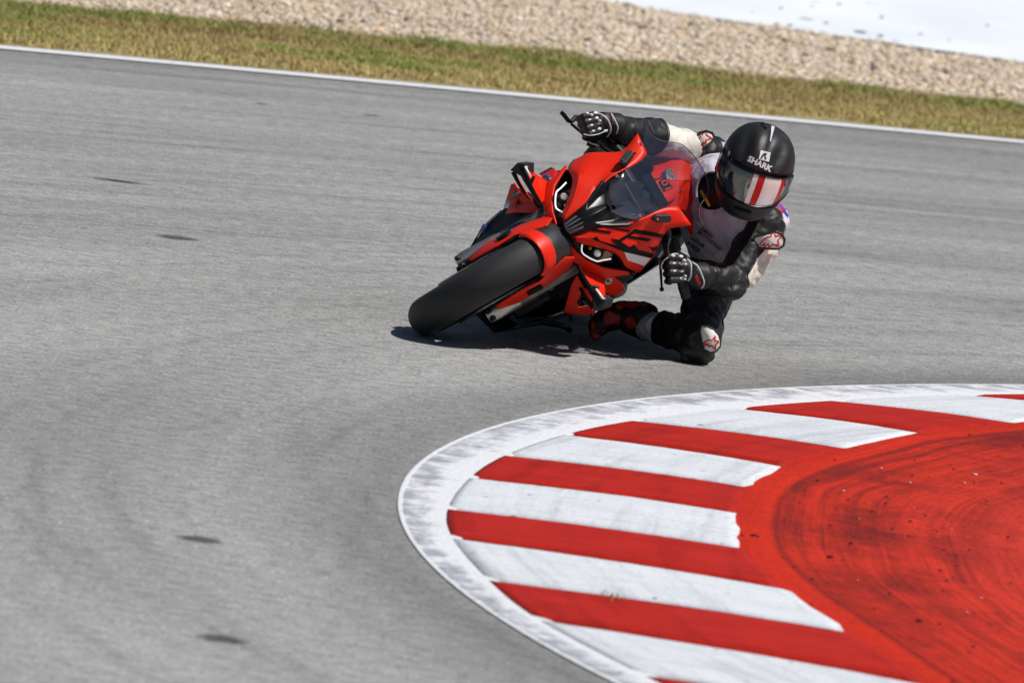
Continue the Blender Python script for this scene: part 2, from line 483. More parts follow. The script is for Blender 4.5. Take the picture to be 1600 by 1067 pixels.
def earth_material():
    m, t, p = nt('dry_earth'); tc = t.nodes.new('ShaderNodeTexCoord').outputs['Object']
    c = ramp(t, noise_node(t, tc, 0.6, 5), [(0.3, (0.10, 0.10, 0.035)), (0.6, (0.20, 0.16, 0.08))])
    t.links.new(c, p.inputs['Base Color']); p.inputs['Roughness'].default_value = 0.95; return m

g = mesh_from([(-900, -900, -0.10), (900, -900, -0.10), (900, 900, -0.10), (-900, 900, -0.10)], [[0, 1, 2, 3]])
tag(link('ground', g, earth_material(), None, 0), kind='structure')

track = strip('track', XS, lambda x: -70.0, lambda x: y_line(x) + 0.02, 0.0, asphalt_material(), rows=4)

# ---- painted edge line
def line_material():
    m, t, p = nt('edge_line_paint'); tc = t.nodes.new('ShaderNodeTexCoord').outputs['Object']
    c = ramp(t, noise_node(t, tc, 30, 5, 0.7), [(0.25, (0.45, 0.45, 0.47)), (0.5, (0.72, 0.72, 0.74))])
    t.links.new(c, p.inputs['Base Color']); p.inputs['Roughness'].default_value = 0.6; return m
strip('edge_line', XS, lambda x: y_line(x) - 0.17, lambda x: y_line(x) + 0.09, 0.006, line_material(), rows=1, jit=0.012)

# ---- dark soft-edged patches laid on the asphalt
def dark_patch_material():
    m = bpy.data.materials.new('dark_patch_tint'); m.use_nodes = True; t = m.node_tree; p = t.nodes['Principled BSDF']
    tc = t.nodes.new('ShaderNodeTexCoord').outputs['UV']
    oc = t.nodes.new('ShaderNodeTexCoord').outputs['Object']
    p.inputs['Base Color'].default_value = (0.035, 0.036, 0.045, 1); p.inputs['Roughness'].default_value = 0.7
    sx = t.nodes.new('ShaderNodeSeparateXYZ'); t.links.new(tc, sx.inputs[0])
    du = math_node(t, 'ABSOLUTE', math_node(t, 'SUBTRACT', sx.outputs[0], 0.5)); dv = math_node(t, 'ABSOLUTE', math_node(t, 'SUBTRACT', sx.outputs[1], 0.5))
    d = math_node(t, 'ADD', math_node(t, 'MULTIPLY', du, du), math_node(t, 'MULTIPLY', dv, dv))
    d = math_node(t, 'ADD', d, math_node(t, 'MULTIPLY', math_node(t, 'SUBTRACT', noise_node(t, oc, 40, 4), 0.5), 0.30))
    a = ramp(t, d, [(0.05, 0.62), (0.24, 0.0)])
    t.links.new(a, p.inputs['Alpha']); return m
PATCH_MAT = dark_patch_material()
def lay_patch(a, b, w):
    a, b = V((a[0], a[1], 0.004)), V((b[0], b[1], 0.004)); d = (b - a); n = V((-d.y, d.x, 0)).normalized() * w / 2
    me = mesh_from([a - n, b - n, b + n, a + n], [[0, 1, 2, 3]])
    uv = me.uv_layers.new(name='UVMap')
    for k, c in enumerate([(0, 0), (1, 0), (1, 1), (0, 1)]): uv.data[k].uv = c
    link('dark_patch', me, PATCH_MAT, track, 0)
lay_patch((-1.4018, 3.8814, 0.0000), (-1.1396, 3.9065, 0.0000), 0.085); lay_patch((-1.3777, 3.8789, 0.0000), (-1.1637, 3.9090, 0.0000), 0.05)
lay_patch((-1.0394, 1.9707, 0.0000), (-0.8703, 2.0718, 0.0000), 0.13)
lay_patch((-0.5360, -6.0660, 0.0000), (-0.4119, -6.1227, 0.0000), 0.15)
lay_patch((-0.3822, -7.8428, 0.0000), (-0.2839, -7.9487, 0.0000), 0.15)
lay_patch((-0.9625, 8.4236, 0.0000), (-0.8938, 8.4072, -0.0000), 0.06)
lay_patch((-0.5193, 8.5996, 0.0000), (-0.4106, 8.6207, 0.0000), 0.06)

# ---- verge, gravel, white run-off
def verge_material():
    m, t, p = nt('verge_soil'); tc = t.nodes.new('ShaderNodeTexCoord').outputs['Object']
    c = ramp(t, noise_node(t, mapping(t, tc, -0.55, (0.6, 1.6, 1)), 2.2, 6, 0.65), [(0.30, (0.17, 0.18, 0.06)), (0.50, (0.28, 0.25, 0.11)), (0.72, (0.44, 0.34, 0.19))])
    c = mixc(t, 1.0, c, ramp(t, noise_node(t, tc, 25, 3), [(0.3, 0.75), (0.7, 1.2)]), 'MULTIPLY')
    t.links.new(c, p.inputs['Base Color']); p.inputs['Roughness'].default_value = 0.95; return m
strip('verge_soil', XS, lambda x: y_line(x) + 0.021, lambda x: y_grass(x) + 0.02, 0.008, verge_material(), rows=8)

def gravel_bed_material():
    m, t, p = nt('gravel_bed'); tc = t.nodes.new('ShaderNodeTexCoord').outputs['Object']
    v = t.nodes.new('ShaderNodeTexVoronoi'); v.inputs['Scale'].default_value = 34; t.links.new(tc, v.inputs['Vector'])
    c = ramp(t, v.outputs['Distance'], [(0.1, (0.66, 0.58, 0.49)), (0.6, (0.26, 0.22, 0.17))])
    t.links.new(c, p.inputs['Base Color']); p.inputs['Roughness'].default_value = 0.9
    b = t.nodes.new('ShaderNodeBump'); b.inputs['Distance'].default_value = 0.02; b.invert = True
    t.links.new(v.outputs['Distance'], b.inputs['Height']); t.links.new(b.outputs[0], p.inputs['Normal']); return m
strip('gravel_bed', XS, lambda x: y_grass(x), lambda x: y_white(x) + 0.05, 0.0, gravel_bed_material(), rows=16, relief=0.02)

def white_runoff_material():
    m, t, p = nt('white_painted_runoff'); tc = t.nodes.new('ShaderNodeTexCoord').outputs['Object']
    c = ramp(t, noise_node(t, mapping(t, tc, 0.0, (1, 0.5, 1)), 1.4, 5), [(0.3, (0.66, 0.70, 0.76)), (0.7, (0.76, 0.79, 0.83))])
    sp = ramp(t, noise_node(t, mapping(t, tc, 0, (1, 0.3, 1)), 6, 2, 0.4), [(0.27, (0.25, 0.26, 0.30)), (0.31, (1.0, 1.0, 1.0))])
    c = mixc(t, 0.6, c, sp, 'MULTIPLY')
    t.links.new(c, p.inputs['Base Color']); p.inputs['Roughness'].default_value = 0.7; return m
strip('white_runoff', XS, y_white, lambda x: y_white(x) + 22, 0.010, white_runoff_material(), rows=14, jit=0.06)

def blob_stain(x, y, w, h, seed):
    r_ = random.Random(seed); n = 14
    vs = [(x + math.cos(2 * math.pi * k / n) * w * r_.uniform(0.5, 1.1), y + math.sin(2 * math.pi * k / n) * h * r_.uniform(0.5, 1.1), 0.0145) for k in range(n)]
    o = link('dirt_mark', mesh_from(vs, [list(range(n))]), M['dirt'], bpy.data.objects['white_runoff'], 0)
M['dirt'] = simple('grey_dirt', (0.30, 0.31, 0.33), 0.9, var=0.4, vscale=60)
for k, (p_, w, h) in enumerate([((1.4629, 19.8446, 0.0340), .012, .07), ((1.4887, 18.4429, 0.0340), .02, .10), ((1.6946, 19.0976, 0.0340), .016, .09), ((1.8774, 18.7495, 0.0340), .04, .16), ((1.9784, 18.6514, 0.0340), .022, .13),
                     ((1.8053, 20.9430, 0.0340), .014, .08), ((2.0303, 20.3137, 0.0340), .014, .09), ((2.6422, 20.9192, 0.0340), .014, .10), ((1.6423, 20.3537, 0.0340), .011, .06), ((2.3627, 19.0967, 0.0340), .009, .06), ((2.2163, 19.3109, 0.0340), .014, .05)]):
    blob_stain(p_[0], p_[1], w, h, k)

def scatter_mesh(name, base_v, base_f, pos, rot, scl, mat, colors=None, warp=0.0):
    """Many small deformed copies of one shape joined in one mesh with numpy."""
    n = len(pos); bv = np.array(base_v); nv = len(bv)
    v = np.repeat(bv[None], n, 0)
    if warp: v = v * (1 + rng.uniform(-warp, warp, v.shape))
    v = v * scl[:, None, :]
    c, s_ = np.cos(rot), np.sin(rot)
    x = v[..., 0] * c[:, None] - v[..., 1] * s_[:, None]; y = v[..., 0] * s_[:, None] + v[..., 1] * c[:, None]
    v = np.stack([x, y, v[..., 2]], -1) + pos[:, None, :]
    f = np.array(base_f); k = f.shape[1]
    F = (f[None] + (np.arange(n) * nv)[:, None, None]).reshape(-1, k)
    me = bpy.data.meshes.new(name); me.vertices.add(n * nv); me.vertices.foreach_set('co', v.reshape(-1).astype(np.float32))
    me.loops.add(F.size); me.loops.foreach_set('vertex_index', F.reshape(-1).astype(np.int32))
    me.polygons.add(len(F)); me.polygons.foreach_set('loop_start', (np.arange(len(F)) * k).astype(np.int32))
    me.update(calc_edges=True)
    if colors is not None:
        a = me.attributes.new('tone', 'FLOAT_COLOR', 'POINT'); cc = np.ones((n, nv, 4), np.float32); cc[..., :3] = colors[:, None, :]
        a.data.foreach_set('color', cc.reshape(-1))
    o = link(name, me, mat, None, 0); tag(o, kind='stuff'); return o

def tone_material(name, rough=0.9, sss=False):
    m, t, p = nt(name); a = t.nodes.new('ShaderNodeAttribute'); a.attribute_name = 'tone'
    t.links.new(a.outputs['Color'], p.inputs['Base Color']); p.inputs['Roughness'].default_value = rough; p.inputs['Specular IOR Level'].default_value = 0.12
    p.inputs['Specular IOR Level'].default_value = 0.25; return m

STONE_V = [(-1, -.8, -.6), (.9, -1, -.5), (1, .8, -.6), (-.8, 1, -.5), (-.6, -.7, .5), (.7, -.5, .7), (.5, .7, .5), (-.7, .5, .65)]
STONE_F = [(0, 3, 2, 1), (4, 5, 6, 7), (0, 1, 5, 4), (1, 2, 6, 5), (2, 3, 7, 6), (3, 0, 4, 7)]
n = 175000
x = rng.uniform(-4.3, 5.3, n); yl = np.array([y_grass(a) for a in x]); yh = np.array([y_white(a) for a in x])
y = yl - 0.12 + (yh - yl + 0.24) * rng.uniform(0, 1, n)
s0 = rng.gamma(4.5, 0.0018, n).clip(0.004, 0.026)
rel = np.array([0.02 * noise.noise((a * 1.3, b * 1.3, 2)) for a, b in zip(x, y)])
z = rel + s0 * rng.uniform(0.1, 0.8, n)
cols = np.array([(0.62, 0.56, 0.49), (0.68, 0.64, 0.58), (0.57, 0.49, 0.39), (0.50, 0.46, 0.42), (0.66, 0.52, 0.33), (0.76, 0.73, 0.69), (0.10, 0.09, 0.09)])
ci = rng.choice(len(cols), n, p=[.30, .22, .15, .12, .08, .11, .02])
cc = cols[ci] * rng.uniform(0.82, 1.15, (n, 1)); cc = (cc * np.array([.96, .88, .79])).clip(0, .85)
scatter_mesh('gravel', STONE_V, STONE_F, np.stack([x, y, z], 1), rng.uniform(0, 6.28, n),
             np.stack([s0, s0 * rng.uniform(.6, 1, n), s0 * rng.uniform(.45, .9, n)], 1), tone_material('gravel_stones'), cc, warp=.25)

# grass: single bent blades
BL_V = [(-.5, 0, 0), (.5, 0, 0), (-.35, .25, .55), (.35, .25, .55), (0, .8, 1.0)]
n = 300000
x = np.where(rng.uniform(0, 1, n) < .75, rng.uniform(-4.0, 4.6, n), rng.uniform(-11, 12, n)); yl = np.array([y_line(a) for a in x]) + 0.06; yh = np.array([y_grass(a) for a in x])
tt = rng.uniform(0, 1, n) ** 0.9; y = yl + (yh - yl) * tt + rng.normal(0, 0.05, n) * (tt > .9) + (tt > .86) * 0.35 * np.array([max(0, noise.noise((a * 2.2, 7.7, 3))) for a in x])
pn = np.array([noise.noise((a * 1.1, b * 1.8, 5)) + 0.5 * noise.noise((a * 2.6, b * 3.4, 2)) + 0.5 * noise.noise((a * 4.3, b * 8.1, 9)) for a, b in zip(x, y)])
keep = (pn + 0.55 * tt > rng.uniform(-0.55, 0.35, n)) & (y > yl - 0.01)
x, y, pn, tt = x[keep], y[keep], pn[keep], tt[keep]; n = len(x)
gr = np.clip(0.20 + 1.1 * pn + 0.75 * (tt - 0.35) + rng.normal(0, .22, n), 0, 1)[:, None]
cc = (1 - gr) * np.array([0.40, 0.295, 0.135]) + gr * np.array([0.150, 0.170, 0.045]); cc *= rng.uniform(1.0, 2.1, (n, 1)) * (0.85 + 0.5 * np.clip(pn, -.5, .5))[:, None]
hgt = rng.uniform(.012, .034, n) * (0.8 + 1.5 * np.clip(tt - .6, 0, 1)) * (1 + 0.5 * np.clip(pn, 0, 1))
bf = [(0, 1, 3), (0, 3, 2), (2, 3, 4)]
scatter_mesh('grass', BL_V, bf, np.stack([x, y, np.full(n, .008)], 1), rng.uniform(0, 6.28, n),
             np.stack([rng.uniform(.003, .007, n), hgt, hgt], 1), tone_material('grass_blades', .8), cc.clip(0, .6), warp=.1)

# ================================================================== KERB
A_PTS = [(1.7723, 0.2706, 0.0200), (1.3168, -0.4843, 0.0200), (0.9874, -1.1276, 0.0200), (0.6577, -1.9000, 0.0200), (0.4502, -2.5461, 0.0200), (0.2797, -3.3042, 0.0200), (0.1876, -3.9847, 0.0200), (0.1413, -4.7774, 0.0200), (0.1680, -5.4141, 0.0200), (0.2780, -6.1781, 0.0200), (0.4204, -6.8217, 0.0200), (0.6824, -7.5690, 0.0200)]
B_PTS = [(2.1781, 0.1630, 0.0450), (1.8840, -0.6583, 0.0450), (1.5518, -1.3512, 0.0450), (1.3080, -2.1049, 0.0450), (1.0992, -2.8356, 0.0450), (0.9882, -3.4960, 0.0450), (0.9438, -4.1625, 0.0450), (0.9510, -4.9780, 0.0450), (1.0536, -5.7248, 0.0450), (1.2057, -6.4255, 0.0450), (1.3908, -7.2357, 0.0450), (1.6714, -7.9031, 0.0450)]
CX, CY, CR = APEX_C
def spin(p, a):
    c, s_ = math.cos(a), math.sin(a); x, y = p[0] - CX, p[1] - CY
    return (CX + c * x - s_ * y, CY + s_ * x + c * y, p[2])
for k in range(9):      # the kerb goes on beyond the picture at both ends
    A_PTS.insert(0, spin(A_PTS[0], -0.085)); B_PTS.insert(0, spin(B_PTS[0], -0.085))
for k in range(9):
    A_PTS.append(spin(A_PTS[-1], 0.085)); B_PTS.append(spin(B_PTS[-1], 0.085))

def paint_material(name, c0, c1, dirt, streak=0.5, rough=0.6):
    m, t, p = nt(name)
    tc = t.nodes.new('ShaderNodeTexCoord').outputs['Object']; uv = t.nodes.new('ShaderNodeTexCoord').outputs['UV']
    n1 = noise_node(t, mapping(t, uv, 0, (1.2, 24, 1)), 1.0, 7, 0.78, 0.35)
    n2 = noise_node(t, tc, 5, 5, 0.6)
    n3 = noise_node(t, tc, 70, 3, 0.6)
    c = ramp(t, n2, [(0.3, c0), (0.7, c1)])
    c = mixc(t, ramp(t, n1, [(0.50, 0.0), (0.72, streak)]), c, dirt)
    arc = ramp(t, noise_node(t, mapping(t, uv, 0, (9, 0.5, 1), (3, 1, 0)), 1.0, 6, 0.7, 0.2), [(0.50, 1.0), (0.68, 0.72)])
    c = mixc(t, 1.0, c, arc, 'MULTIPLY')
    c = mixc(t, 1.0, c, ramp(t, n3, [(0.25, 0.74), (0.45, 1.0), (0.7, 1.06)]), 'MULTIPLY')
    sp = noise_node(t, tc, 26, 1, 0.3)
    c = mixc(t, ramp(t, sp, [(0.215, 0.75), (0.245, 0.0)]), c, (0.05, 0.03, 0.03))
    t.links.new(c, p.inputs['Base Color']); p.inputs['Roughness'].default_value = rough; p.inputs['Specular IOR Level'].default_value = 0.12
    b = t.nodes.new('ShaderNodeBump'); b.inputs['Strength'].default_value = 0.5; b.inputs['Distance'].default_value = 0.006
    t.links.new(math_node(t, 'ADD', n3, math_node(t, 'MULTIPLY', n1, 0.7)), b.inputs['Height']); t.links.new(b.outputs[0], p.inputs['Normal'])
    return m
M['kerb_white'] = paint_material('kerb_white_paint', (0.60, 0.63, 0.67), (0.68, 0.70, 0.74), (0.36, 0.37, 0.41), 0.5)
M['kerb_red'] = paint_material('kerb_red_paint', (0.37, 0.012, 0.006), (0.47, 0.018, 0.009), (0.16, 0.010, 0.008), 0.8)

def grid_uv(name, rows, mat, parent, kind=None, smooth=60, uvs=None):
    """rows: list of equal-length point lists; the UV holds (metres across, metres along)."""
    n = len(rows[0]); vs = [p for r_ in rows for p in r_]; fs, uvl = [], []
    for i in range(len(rows) - 1):
        for k in range(n - 1): fs.append([i * n + k, (i + 1) * n + k, (i + 1) * n + k + 1, i * n + k + 1])
    me = mesh_from(vs, fs); uv = me.uv_layers.new(name='UVMap')
    flat = [q for r_ in uvs for q in r_] if uvs else None
    acc = []
    for li in range(len(me.loops)):
        vi = me.loops[li].vertex_index
        if flat: acc += list(flat[vi])
        else: acc += [vs[vi][0], vs[vi][1]]
    uv.data.foreach_set('uv', acc)
    if me.polygons[0].normal.z < 0: me.flip_normals()
    o = link(name, me, mat, parent, smooth)
    if kind: tag(o, kind=kind)
    return o

def outer_pt(p, off=0.0, z=0.004):
    d = V((p[0] - CX, p[1] - CY, 0)).normalized() * (CR + 0.016 + off); return V((CX + d.x, CY + d.y, z))

# base of the kerb: the worn white margin between the asphalt and the blocks
Msm = catmull([V(p) for p in A_PTS], 10)
def margin_material():
    m, t, p = nt('worn_white_margin')
    uv = t.nodes.new('ShaderNodeTexCoord').outputs['UV']; tc = t.nodes.new('ShaderNodeTexCoord').outputs['Object']
    sx = t.nodes.new('ShaderNodeSeparateXYZ'); t.links.new(uv, sx.inputs[0])
    scr = math_node(t, 'ADD', math_node(t, 'MULTIPLY', noise_node(t, mapping(t, uv, 0, (1.6, 17, 1)), 1.0, 7, 0.8, 0.25), 0.6), math_node(t, 'MULTIPLY', noise_node(t, mapping(t, uv, 0, (2.5, 2.2, 1)), 1.0, 5, 0.6, 0.4), 0.4))      # scrapes running across
    n2 = noise_node(t, tc, 9, 5, 0.65)
    u = sx.outputs[0]
    # white share grows towards the blocks, with a thin line at the outer edge
    share = ramp(t, u, [(0.0, 0.58), (0.05, 0.60), (0.09, 0.40), (0.35, 0.42), (0.62, 0.53), (0.8, 0.62), (1.0, 0.66)])
    k = math_node(t, 'ADD', math_node(t, 'ADD', math_node(t, 'MULTIPLY', scr, 0.75), math_node(t, 'MULTIPLY', n2, 0.45)), share)
    f = ramp(t, math_node(t, 'SUBTRACT', k, 0.45), [(0.52, 0.0), (0.66, 1.0)])
    c = mixc(t, f, ramp(t, n2, [(0.3, (0.26, 0.27, 0.31)), (0.7, (0.40, 0.41, 0.46))]), (0.70, 0.71, 0.74))
    pk = ramp(t, noise_node(t, mapping(t, uv, 0, (2, 5, 1), (3, 7, 0)), 1.0, 4, 0.7), [(0.60, 0.0), (0.75, 0.35)])
    c = mixc(t, pk, c, (0.50, 0.25, 0.25))
    c = mixc(t, 1.0, c, ramp(t, noise_node(t, tc, 75, 2, 0.6), [(0.25, 0.75), (0.5, 1.0), (0.7, 1.1)]), 'MULTIPLY')
    t.links.new(c, p.inputs['Base Color']); p.inputs['Roughness'].default_value = 0.7
    b = t.nodes.new('ShaderNodeBump'); b.inputs['Strength'].default_value = 0.5; b.inputs['Distance'].default_value = 0.006
    t.links.new(k, b.inputs['Height']); t.links.new(b.outputs[0], p.inputs['Normal']); return m
rows, uvs = [], []
acc = 0.0; prev = None
for q in Msm:
    o_ = outer_pt(q); acc += (q - prev).length if prev is not None else 0; prev = q
    q2 = q + (q - o_).normalized() * 0.03; q2.z = 0.016
    rows.append([lerp(o_, q2, k / 8) + V((0, 0, 0.002 if k == 1 else 0)) for k in range(9)])
    uvs.append([(k / 8, acc) for k in range(9)])
kerb = grid_uv('kerb', rows, margin_material(), None, 'structure', uvs=uvs)
tag(kerb, 'red and white striped racing kerb with a worn white margin curving round the inside of the corner')

# each painted block is a piece of its own
for i in range(len(A_PTS) - 1):
    a0, a1, b0, b1 = (V(p) for p in (A_PTS[i], A_PTS[i + 1], B_PTS[i], B_PTS[i + 1]))
    white = (i - 9) % 2 == 0
    nu, nv = 26, 8; rows, uvs = [], []
    jj = min(range(len(Msm)), key=lambda k: (Msm[k] - a0).length); 
    for k in range(nu + 1):
        t_ = k / nu; row, ur = [], []
        for j in range(nv + 1):
            w_ = j / nv
            idx = min(len(Msm) - 1, int(round(i * 10 + w_ * 10))); A_ = Msm[idx]
            Bm = lerp(b0, b1, w_); 
            P = lerp(A_, Bm, t_)
            e = 0.010 * (noise.noise((P.x * 7, P.y * 7, 3)) + 0.5 * noise.noise((P.x * 30, P.y * 30, 5)))
            ins = 0.006
            d = (b1 - b0).normalized()
            if j == 0: P = P + d * (ins + e)
            if j == nv: P = P - d * (ins - e)
            if k == nu: P = P + (Bm - A_).normalized() * 0.02 * noise.noise((P.x * 9, P.y * 9, 8))
            P.z = 0.019 + 0.028 * math.sin(t_ * math.pi / 2)
            if j in (0, nv) or k in (0,): P.z -= 0.006
            row.append(P); ur.append((t_ * (Bm - A_).length, w_ * (b1 - b0).length + i * 3.7))
        rows.append(row); uvs.append(ur)
    o = grid_uv('white_block' if white else 'red_block', rows, M['kerb_white'] if white else M['kerb_red'], kerb, uvs=uvs)
    md = o.modifiers.new('solid', 'SOLIDIFY'); md.thickness = 0.05; md.offset = -1

# ---- the red painted run-off behind the blocks
def runoff_material():
    m, t, p = nt('red_runoff_paint')
    uv = t.nodes.new('ShaderNodeTexCoord').outputs['UV']; tc = t.nodes.new('ShaderNodeTexCoord').outputs['Object']
    sx = t.nodes.new('ShaderNodeSeparateXYZ'); t.links.new(uv, sx.inputs[0]); u = sx.outputs[0]
    wob = math_node(t, 'MULTIPLY', math_node(t, 'SUBTRACT', noise_node(t, tc, 0.8, 2), 0.5), 0.10)
    comb = t.nodes.new('ShaderNodeCombineXYZ'); t.links.new(math_node(t, 'ADD', u, wob), comb.inputs[0]); t.links.new(sx.outputs[1], comb.inputs[1])
    arcs = noise_node(t, mapping(t, comb.outputs[0], 0, (13, 0.16, 1)), 1.0, 6, 0.75)
    arcs2 = noise_node(t, mapping(t, comb.outputs[0], 0, (60, 0.55, 1), (5, 2, 0)), 1.0, 5, 0.75)
    patch = noise_node(t, mapping(t, comb.outputs[0], 0, (3.0, 1.2, 1), (2, 9, 0)), 1.0, 6, 0.72)
    fine = noise_node(t, tc, 60, 3, 0.65)
    rib = noise_node(t, mapping(t, uv, 0, (1.5, 70, 1)), 1.0, 3, 0.6)
    inb = ramp(t, math_node(t, 'DIVIDE', u, 2.0), [(0.0, (0.50, 0.022, 0.008)), (0.048, (0.54, 0.026, 0.009)), (0.085, (0.50, 0.026, 0.011)), (0.30, (0.56, 0.034, 0.018)), (0.45, (0.60, 0.044, 0.026)), (1.0, (0.70, 0.060, 0.038))])
    # rubber: strong in a band behind the blocks, fading further in
    amt = ramp(t, math_node(t, 'DIVIDE', u, 2.0), [(0.0, 0.35), (0.04, 0.35), (0.058, 1.0), (0.14, 0.95), (0.24, 0.75), (0.30, 0.9), (0.42, 0.40), (0.52, 0.55), (0.6, 0.12), (1.0, 0.03)])
    a = ramp(t, math_node(t, 'ADD', math_node(t, 'MULTIPLY', arcs, 0.55), math_node(t, 'MULTIPLY', arcs2, 0.45)), [(0.44, 0.0), (0.58, 0.85)])
    b_ = ramp(t, patch, [(0.32, 0.35), (0.58, 1.0)])
    f = math_node(t, 'MULTIPLY', math_node(t, 'MULTIPLY', a, b_), amt)
    c = mixc(t, f, inb, (0.12, 0.014, 0.012))
    blotch = ramp(t, noise_node(t, mapping(t, comb.outputs[0], 0, (1.8, 0.9, 1), (7, 3, 0)), 1.0, 8, 0.78), [(0.47, 0.0), (0.64, 0.85)])
    zone = ramp(t, math_node(t, 'DIVIDE', u, 2.0), [(0.045, 0.2), (0.07, 1.0), (0.30, 1.0), (0.45, 0.35), (0.7, 0.0)])
    c = mixc(t, math_node(t, 'MULTIPLY', blotch, zone), c, (0.13, 0.013, 0.012))
    scr = ramp(t, noise_node(t, mapping(t, uv, 0, (0.9, 16, 1), (1, 5, 0)), 1.0, 5, 0.6, 0.2), [(0.68, 0.0), (0.74, 0.5)])
    c = mixc(t, scr, c, (0.72, 0.07, 0.05))
    groove = ramp(t, math_node(t, 'ABSOLUTE', math_node(t, 'SUBTRACT', math_node(t, 'ADD', u, math_node(t, 'MULTIPLY', wob, 0.15)), 0.120)), [(0.0, 0.75), (0.020, 0.0)])
    c = mixc(t, groove, c, (0.16, 0.014, 0.012))
    c = mixc(t, 1.0, c, ramp(t, fine, [(0.28, 0.55), (0.45, 1.0), (0.7, 1.12)]), 'MULTIPLY')
    c = mixc(t, 1.0, c, ramp(t, rib, [(0.3, 0.85), (0.6, 1.05)]), 'MULTIPLY')
    sp = noise_node(t, mapping(t, tc, 0, (1, 1, 1), (4, 4, 0)), 22, 1, 0.3)
    c = mixc(t, ramp(t, sp, [(0.215, 0.9), (0.25, 0.0)]), c, (0.03, 0.02, 0.02))
    t.links.new(c, p.inputs['Base Color']); p.inputs['Roughness'].default_value = 0.8; p.inputs['Specular IOR Level'].default_value = 0.10
    bm_ = t.nodes.new('ShaderNodeBump'); bm_.inputs['Strength'].default_value = 0.7; bm_.inputs['Distance'].default_value = 0.007
    t.links.new(math_node(t, 'ADD', fine, rib), bm_.inputs['Height']); t.links.new(bm_.outputs[0], p.inputs['Normal']); return m
Nsm = catmull([V(p) for p in B_PTS], 8)
C3 = V((CX, CY, 0)); rows, uvs = [], []; acc = 0; prev = None
offs = [-0.30, -0.1, 0.0, 0.03, 0.08, 0.14, 0.19, 0.24, 0.35, 0.5, 0.7, 0.95, 1.25, 1.6, 2.0, 2.6, 3.4, 4.6, 6.2]
for q in Nsm:
    acc += (q - prev).length if prev is not None else 0; prev = q
    d = (V((CX, CY, 0)) - V((q.x, q.y, 0))).normalized()
    row, ur = [], []
    for o_ in offs:
        P = V((q.x, q.y, 0)) + d * o_
        P.z = 0.040 if o_ < 0.0 else 0.041 + 0.003 * math.sin(min(1, max(0, o_ / .19)) * math.pi) + 0.004 * noise.noise((P.x * 2, P.y * 2, 1))
        if o_ < 0: P.z = 0.022 if o_ < -0.2 else 0.034
        row.append(P); ur.append((o_, acc))
    rows.append(row); uvs.append(ur)
grid_uv('painted_runoff', rows, runoff_material(), None, 'structure', uvs=uvs)

# rubber crumbs and grit on the red paint
n = 420
ti = rng.uniform(0.25, 0.95, n) * (len(Nsm) - 1); off = rng.gamma(2.2, 0.35, n).clip(0.02, 3.0)
P = []
for a, o_ in zip(ti, off):
    q = Nsm[int(a)].lerp(Nsm[min(len(Nsm) - 1, int(a) + 1)], a % 1); d = (V((CX, CY, 0)) - V((q.x, q.y, 0))).normalized(); q = V((q.x, q.y, 0)) + d * o_; P.append((q.x, q.y, 0.046))
cr = np.where(rng.uniform(0, 1, (n, 1)) < .88, np.array([[.02, .012, .012]]), np.array([[.5, .38, .34]]))
s0 = rng.uniform(.0015, .0042, n) * np.where(rng.uniform(0, 1, n) < .07, 1.7, 1)
scatter_mesh('rubber_crumbs', STONE_V, STONE_F, np.array(P), rng.uniform(0, 6.28, n), np.stack([s0, s0 * 1.6, s0 * .7], 1), tone_material('crumbs'), cr, .3)

# a small green weed in the joint between two blocks
q = (0.6098, -6.3346, 0.0400); n = 16
wp = np.array([(q[0] + rng.normal(0, .018), q[1] + rng.normal(0, .05), .035) for _ in range(n)])
hh = rng.uniform(.007, .016, n)
scatter_mesh('weed', BL_V, bf, wp, rng.uniform(0, 6.28, n), np.stack([rng.uniform(.003, .005, n), hh, hh], 1), M.setdefault('tone_g', tone_material('weed_blades')), np.tile([[.22, .30, .10]], (n, 1)), .1)

# ================================================================== MOTORCYCLE
# own axes: x to the rider's right, y forward, z up the frame; the origin is the front tyre on the ground
bike = empty('motorcycle')
bm_ = Matrix.Identity(4)
for i in range(3):
    bm_[i][0] = BIKE_X[i]; bm_[i][1] = BIKE_Y[i]; bm_[i][2] = BIKE_Z[i]
bm_[2][3] = 0.06
bike.matrix_world = bm_
tag(bike, 'red sport motorcycle with black stripes, leaned hard over into the corner on the asphalt track', 'motorcycle')
AX = (0, 0, 0.24)

def tyre_profile(rw, rh, rc, n=14):
    """tyre section from bead to bead: (offset, radius)"""
    out = [(-rw * 0.62, rc - rh * 1.5), (-rw * 0.86, rc - rh * 0.9)]
    for k in range(n + 1):
        a = -math.pi / 2 * 1.12 + math.pi * 1.12 * k / n
        out.append((rw * math.sin(a), rc - rh + rh * math.cos(a)))
    out += [(rw * 0.86, rc - rh * 0.9), (rw * 0.62, rc - rh * 1.5)]
    return out

